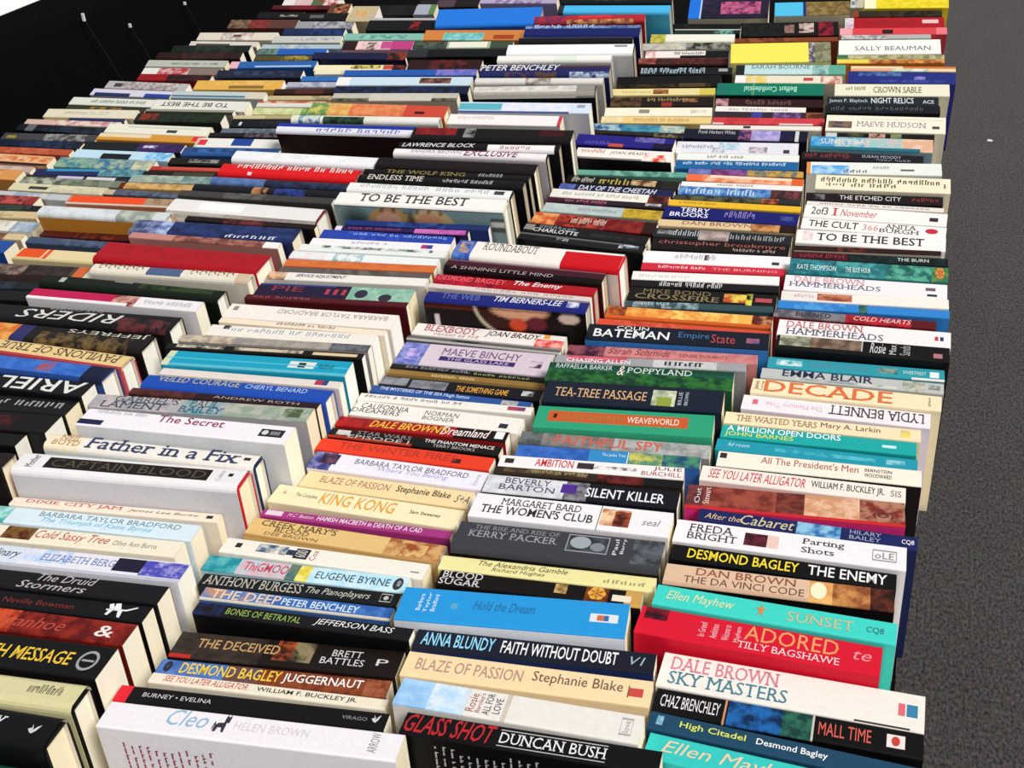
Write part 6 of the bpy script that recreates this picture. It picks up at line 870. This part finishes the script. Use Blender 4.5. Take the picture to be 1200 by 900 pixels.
def fit(pts, spec, L, t, h):
    u0, u1, v0, v1, colour, sty, s = spec
    rot = 'v' in sty.split('/')[0]
    flip = '/f' in sty
    xs = [p[0] for p in pts]; ys = [p[1] for p in pts]
    ax, bx, ay, by = min(xs), max(xs), min(ys), max(ys)
    out = []
    for x, y in pts:
        a = (x - ax) / max(1e-6, bx - ax); b = (y - ay) / max(1e-6, by - ay)
        if flip: a, b = 1 - a, 1 - b
        if rot: a, b = 1 - b, a
        out.append((-L / 2 + (u0 + (u1 - u0) * a) * L, -t / 2 + (v0 + (v1 - v0) * b) * t, h + 0.00022))
    return out

def front_text(wrap, L, h, t, cols_, colour, z0, z1, x0, x1, rng):
    """columns of print running down the front cover"""
    vs_, fs = [], []
    for c in range(cols_):
        x = x0 + (x1 - x0) * c / (cols_ - 1)
        z = h - z0 - rng.random() * 0.006
        while z > h - z1:
            ln = 0.0018 + rng.random() * 0.004
            i = len(vs_)
            w = 0.0012
            y = -t / 2 - 0.0002
            vs_.extend(((x, y, z - ln), (x + w, y, z - ln), (x + w, y, z), (x, y, z))); fs.append((i, i + 1, i + 2, i + 3))
            if rng.random() < 0.6:
                i = len(vs_); vs_.extend(((x + w, y, z - 0.0008), (x + w * 2, y, z - 0.0008), (x + w * 2, y, z), (x + w, y, z))); fs.append((i, i + 1, i + 2, i + 3))
            z -= ln + (0.0008 if rng.random() < 0.75 else 0.003)
    return ink_object('cover_lettering', vs_, fs, colour, root)

def emblem(shape):
    """outlines of the small printed emblems, in a unit box"""
    P = []
    if shape == 'star':
        P = [[(0.5 + (0.5 if k % 2 == 0 else 0.16) * math.sin(k * PI / 5), 0.5 + (0.5 if k % 2 == 0 else 0.16) * math.cos(k * PI / 5)) for k in range(10)]]
    elif shape == 'disc':
        P = [[(0.5 + 0.5 * math.cos(k * PI / 12), 0.5 + 0.5 * math.sin(k * PI / 12)) for k in range(24)]]
    elif shape == 'ring':
        for k in range(24):
            a, b = k * PI / 12, (k + 1) * PI / 12
            P.append([(0.5 + r * math.cos(q), 0.5 + r * math.sin(q)) for r, q in ((0.5, a), (0.5, b), (0.38, b), (0.38, a))])
        P.append([(0.2, 0.45), (0.8, 0.45), (0.8, 0.55), (0.2, 0.55)])
    elif shape == 'cat':
        P = [[(0.1, 0.0), (0.3, 0.0), (0.36, 0.25), (0.62, 0.25), (0.7, 0.0), (0.86, 0.0), (0.84, 0.4), (0.8, 0.55), (0.3, 0.5), (0.12, 0.35)],
             [(0.66, 0.5), (0.98, 0.55), (1.0, 0.85), (0.94, 1.0), (0.88, 0.88), (0.78, 0.88), (0.7, 1.0), (0.64, 0.8)],
             [(0.16, 0.4), (0.06, 0.6), (0.0, 0.3), (0.0, 0.1), (0.06, 0.12), (0.08, 0.32)]]
    elif shape == 'dragonfly':
        P = [[(0.0, 0.44), (0.7, 0.5), (1.0, 0.78), (0.98, 0.86), (0.66, 0.6), (0.0, 0.54)], [(0.25, 0.55), (0.5, 0.55), (0.36, 1.0), (0.2, 0.95)],
             [(0.12, 0.5), (0.3, 0.5), (0.12, 0.95), (0.0, 0.85)], [(0.4, 0.48), (0.56, 0.5), (0.6, 0.0), (0.5, 0.05)], [(0.1, 0.46), (0.24, 0.46), (0.16, 0.1), (0.06, 0.14)]]
    elif shape == 'flower':
        for k in range(6):
            a = k * PI / 3
            P.append([(0.5 + 0.27 * math.cos(a) + 0.22 * math.cos(q * PI / 6), 0.5 + 0.27 * math.sin(a) + 0.22 * math.sin(q * PI / 6)) for q in range(12)])
    elif shape == 'bird':
        P = [[(0.0, 0.5), (0.3, 0.65), (0.5, 0.45), (0.7, 0.8), (1.0, 1.0), (0.8, 0.4), (0.55, 0.1), (0.3, 0.2)], [(0.3, 0.6), (0.2, 1.0), (0.5, 0.5)]]
    elif shape == 'frame':
        P = [[(0, 0), (1, 0), (1, 0.1), (0, 0.1)], [(0, 0.9), (1, 0.9), (1, 1), (0, 1)], [(0, 0.1), (0.025, 0.1), (0.025, 0.9), (0, 0.9)], [(0.975, 0.1), (1, 0.1), (1, 0.9), (0.975, 0.9)]]
    elif shape == 'bars':
        P = [[(k / 9, 0), (k / 9 + (0.07 if k % 3 else 0.04), 0), (k / 9 + (0.07 if k % 3 else 0.04), 1), (k / 9, 1)] for k in range(9)]
    elif shape == 'swirl':
        P = []
        for c_ in range(5):
            for k in range(14):
                a, b = k * PI / 8, (k + 1) * PI / 8
                r0, r1 = 0.5 - k * 0.028, 0.5 - (k + 1) * 0.028
                f = lambda r, q: ((c_ + 0.5 + r * math.cos(q)) / 5, 0.5 + r * math.sin(q))
                P.append([f(r0, a), f(r1, b), f(r1 * 0.72, b), f(r0 * 0.72, a)])
    return P

def add_emblem(root, L, h, t, it):
    u0, u1, v0, v1, colour, shape = it
    vs_, fs = [], []
    for poly in emblem(shape):
        i = len(vs_)
        vs_.extend((-L / 2 + (u0 + (u1 - u0) * x) * L, -t / 2 + (v0 + (v1 - v0) * y) * t, h + 0.0003) for x, y in poly)
        fs.append(tuple(range(i, i + len(poly))))
    o = ink_object('spine_emblem', vs_, fs, colour, root)

rng = random.Random(3)
for (c, kind, x, y, z, yaw, tilt, L, h, t, base, front, board, special, bands, texts, marks, label) in BOOKS:
    root = thing('paperback_book' if kind == 'P' else 'hardback_book', label, 'book', (x, y, TABLE + z + 0.0003), ROWNAME[c])
    root.rotation_euler = (Matrix.Rotation(math.radians(yaw), 3, 'Z') @ Matrix.Rotation(math.radians(tilt), 3, 'X')).to_euler()
    ex_ = None
    if special == 'X':
        fn = hat_portrait if 'portrait' in label else two_heads
        ex_ = dict(nx=96, cuts=[0.0025 * k for k in range(1, 27)], fn=fn)
    if kind == 'P':
        shell('cover', root, L, h, t, 0.0005, 0.0016, base, front, bands, 0.0, ex_)
        pages(root, L, h, t, 0.0005, 0.0006, 0.0012)
    else:
        bt = min(0.0024, t * 0.16)
        if board:
            shell('boards', root, L, h - 0.0012, t - 0.0014, bt, 0.012 if 'rounded' in label else 0.0075, board, board, '')
            shell('dust_jacket', root, L, h, t, 0.0005, 0.011 if 'rounded' in label else 0.006, base, front, bands, 0.0012)
        else:
            shell('cover', root, L, h, t, bt, 0.006, base, front, bands, 0.0, ex_)
        if board and ex_:
            bpy.data.objects.remove([o for o in root.children if o.name.startswith('dust_jacket')][0])
            shell('dust_jacket', root, L, h, t, 0.0005, 0.0042, base, front, '', 0.0012, ex_)
        pages(root, L, h, t, bt + 0.0006, 0.0035, bt + 0.003)
    wrap = [o for o in root.children if o.name.split('.')[0] in ('cover', 'dust_jacket')][0]
    for spec in texts:
        s = spec[6]
        if s.startswith('~'):
            vs_, fs = strokes(s[1:], rng)
            ink_object('spine_lettering', fit(vs_, spec, L, t, h), fs, spec[4], wrap)
        else:
            TEXTS.append((text_obj(s, spec[5].split('/')[0]), L, h, t, spec, wrap))
    for it in marks:
        add_emblem(wrap, L, h, t, it)
    if special == 'Q':
        if 'GLASS' in label:
            front_text(wrap, L, h, t, 13, 'b8b4b4', 0.006, 0.06, -L * 0.36, L * 0.04, rng)
        else:
            front_text(wrap, L, h, t, 12, '9a3a50', 0.012, 0.06, -L * 0.42, -L * 0.12, rng)
            ink_object('cover_badge', [(L * .27, -t / 2 - .0002, h - .022), (L * .3, -t / 2 - .0002, h - .022), (L * .3, -t / 2 - .0002, h - .013), (L * .27, -t / 2 - .0002, h - .013)], [(0, 1, 2, 3)], 'b8286a', wrap)

def add_serifs(vs2, fs):
    """slab feet on every stem end that lies flat on the baseline or the cap line"""
    cnt = {}
    for f in fs:
        for i in range(len(f)):
            k = (f[i], f[(i + 1) % len(f)])
            cnt[k] = cnt.get(k, 0) + 1
    add = []
    ymax = max(v[1] for v in vs2)
    for (a, b) in cnt:
        if (b, a) in cnt: continue
        (ax, ay), (bx, by) = vs2[a], vs2[b]
        if abs(ay - by) > 0.004 or not 0.03 < abs(ax - bx) < 0.17: continue
        x0, x1 = min(ax, bx), max(ax, bx)
        if abs(ay) < 0.02: y0, y1 = 0.0, 0.065
        elif ay > ymax - 0.03 or 0.44 < ay < 0.56: y0, y1 = ay - 0.065, ay
        else: continue
        add.append((x0 - 0.075, x1 + 0.075, y0, y1))
    vs2, fs = list(vs2), list(fs)
    for x0, x1, y0, y1 in add:
        i = len(vs2); vs2.extend(((x0, y0), (x1, y0), (x1, y1), (x0, y1))); fs.append((i, i + 1, i + 2, i + 3))
    return vs2, fs

dg = bpy.context.evaluated_depsgraph_get()
for o, L, h, t, spec, root in TEXTS:
    me = bpy.data.meshes.new_from_object(o.evaluated_get(dg))
    v2 = [(v.co.x, v.co.y) for v in me.vertices]
    fs = [tuple(p.vertices) for p in me.polygons]
    if 's' in spec[5].split('/')[0]: v2, fs = add_serifs(v2, fs)
    pts = fit(v2, spec, L, t, h)
    ink_object('spine_lettering', pts, fs, spec[4], root)
    bpy.data.meshes.remove(me)
for o, *_ in TEXTS:
    cu = o.data
    bpy.data.objects.remove(o)
    bpy.data.curves.remove(cu)
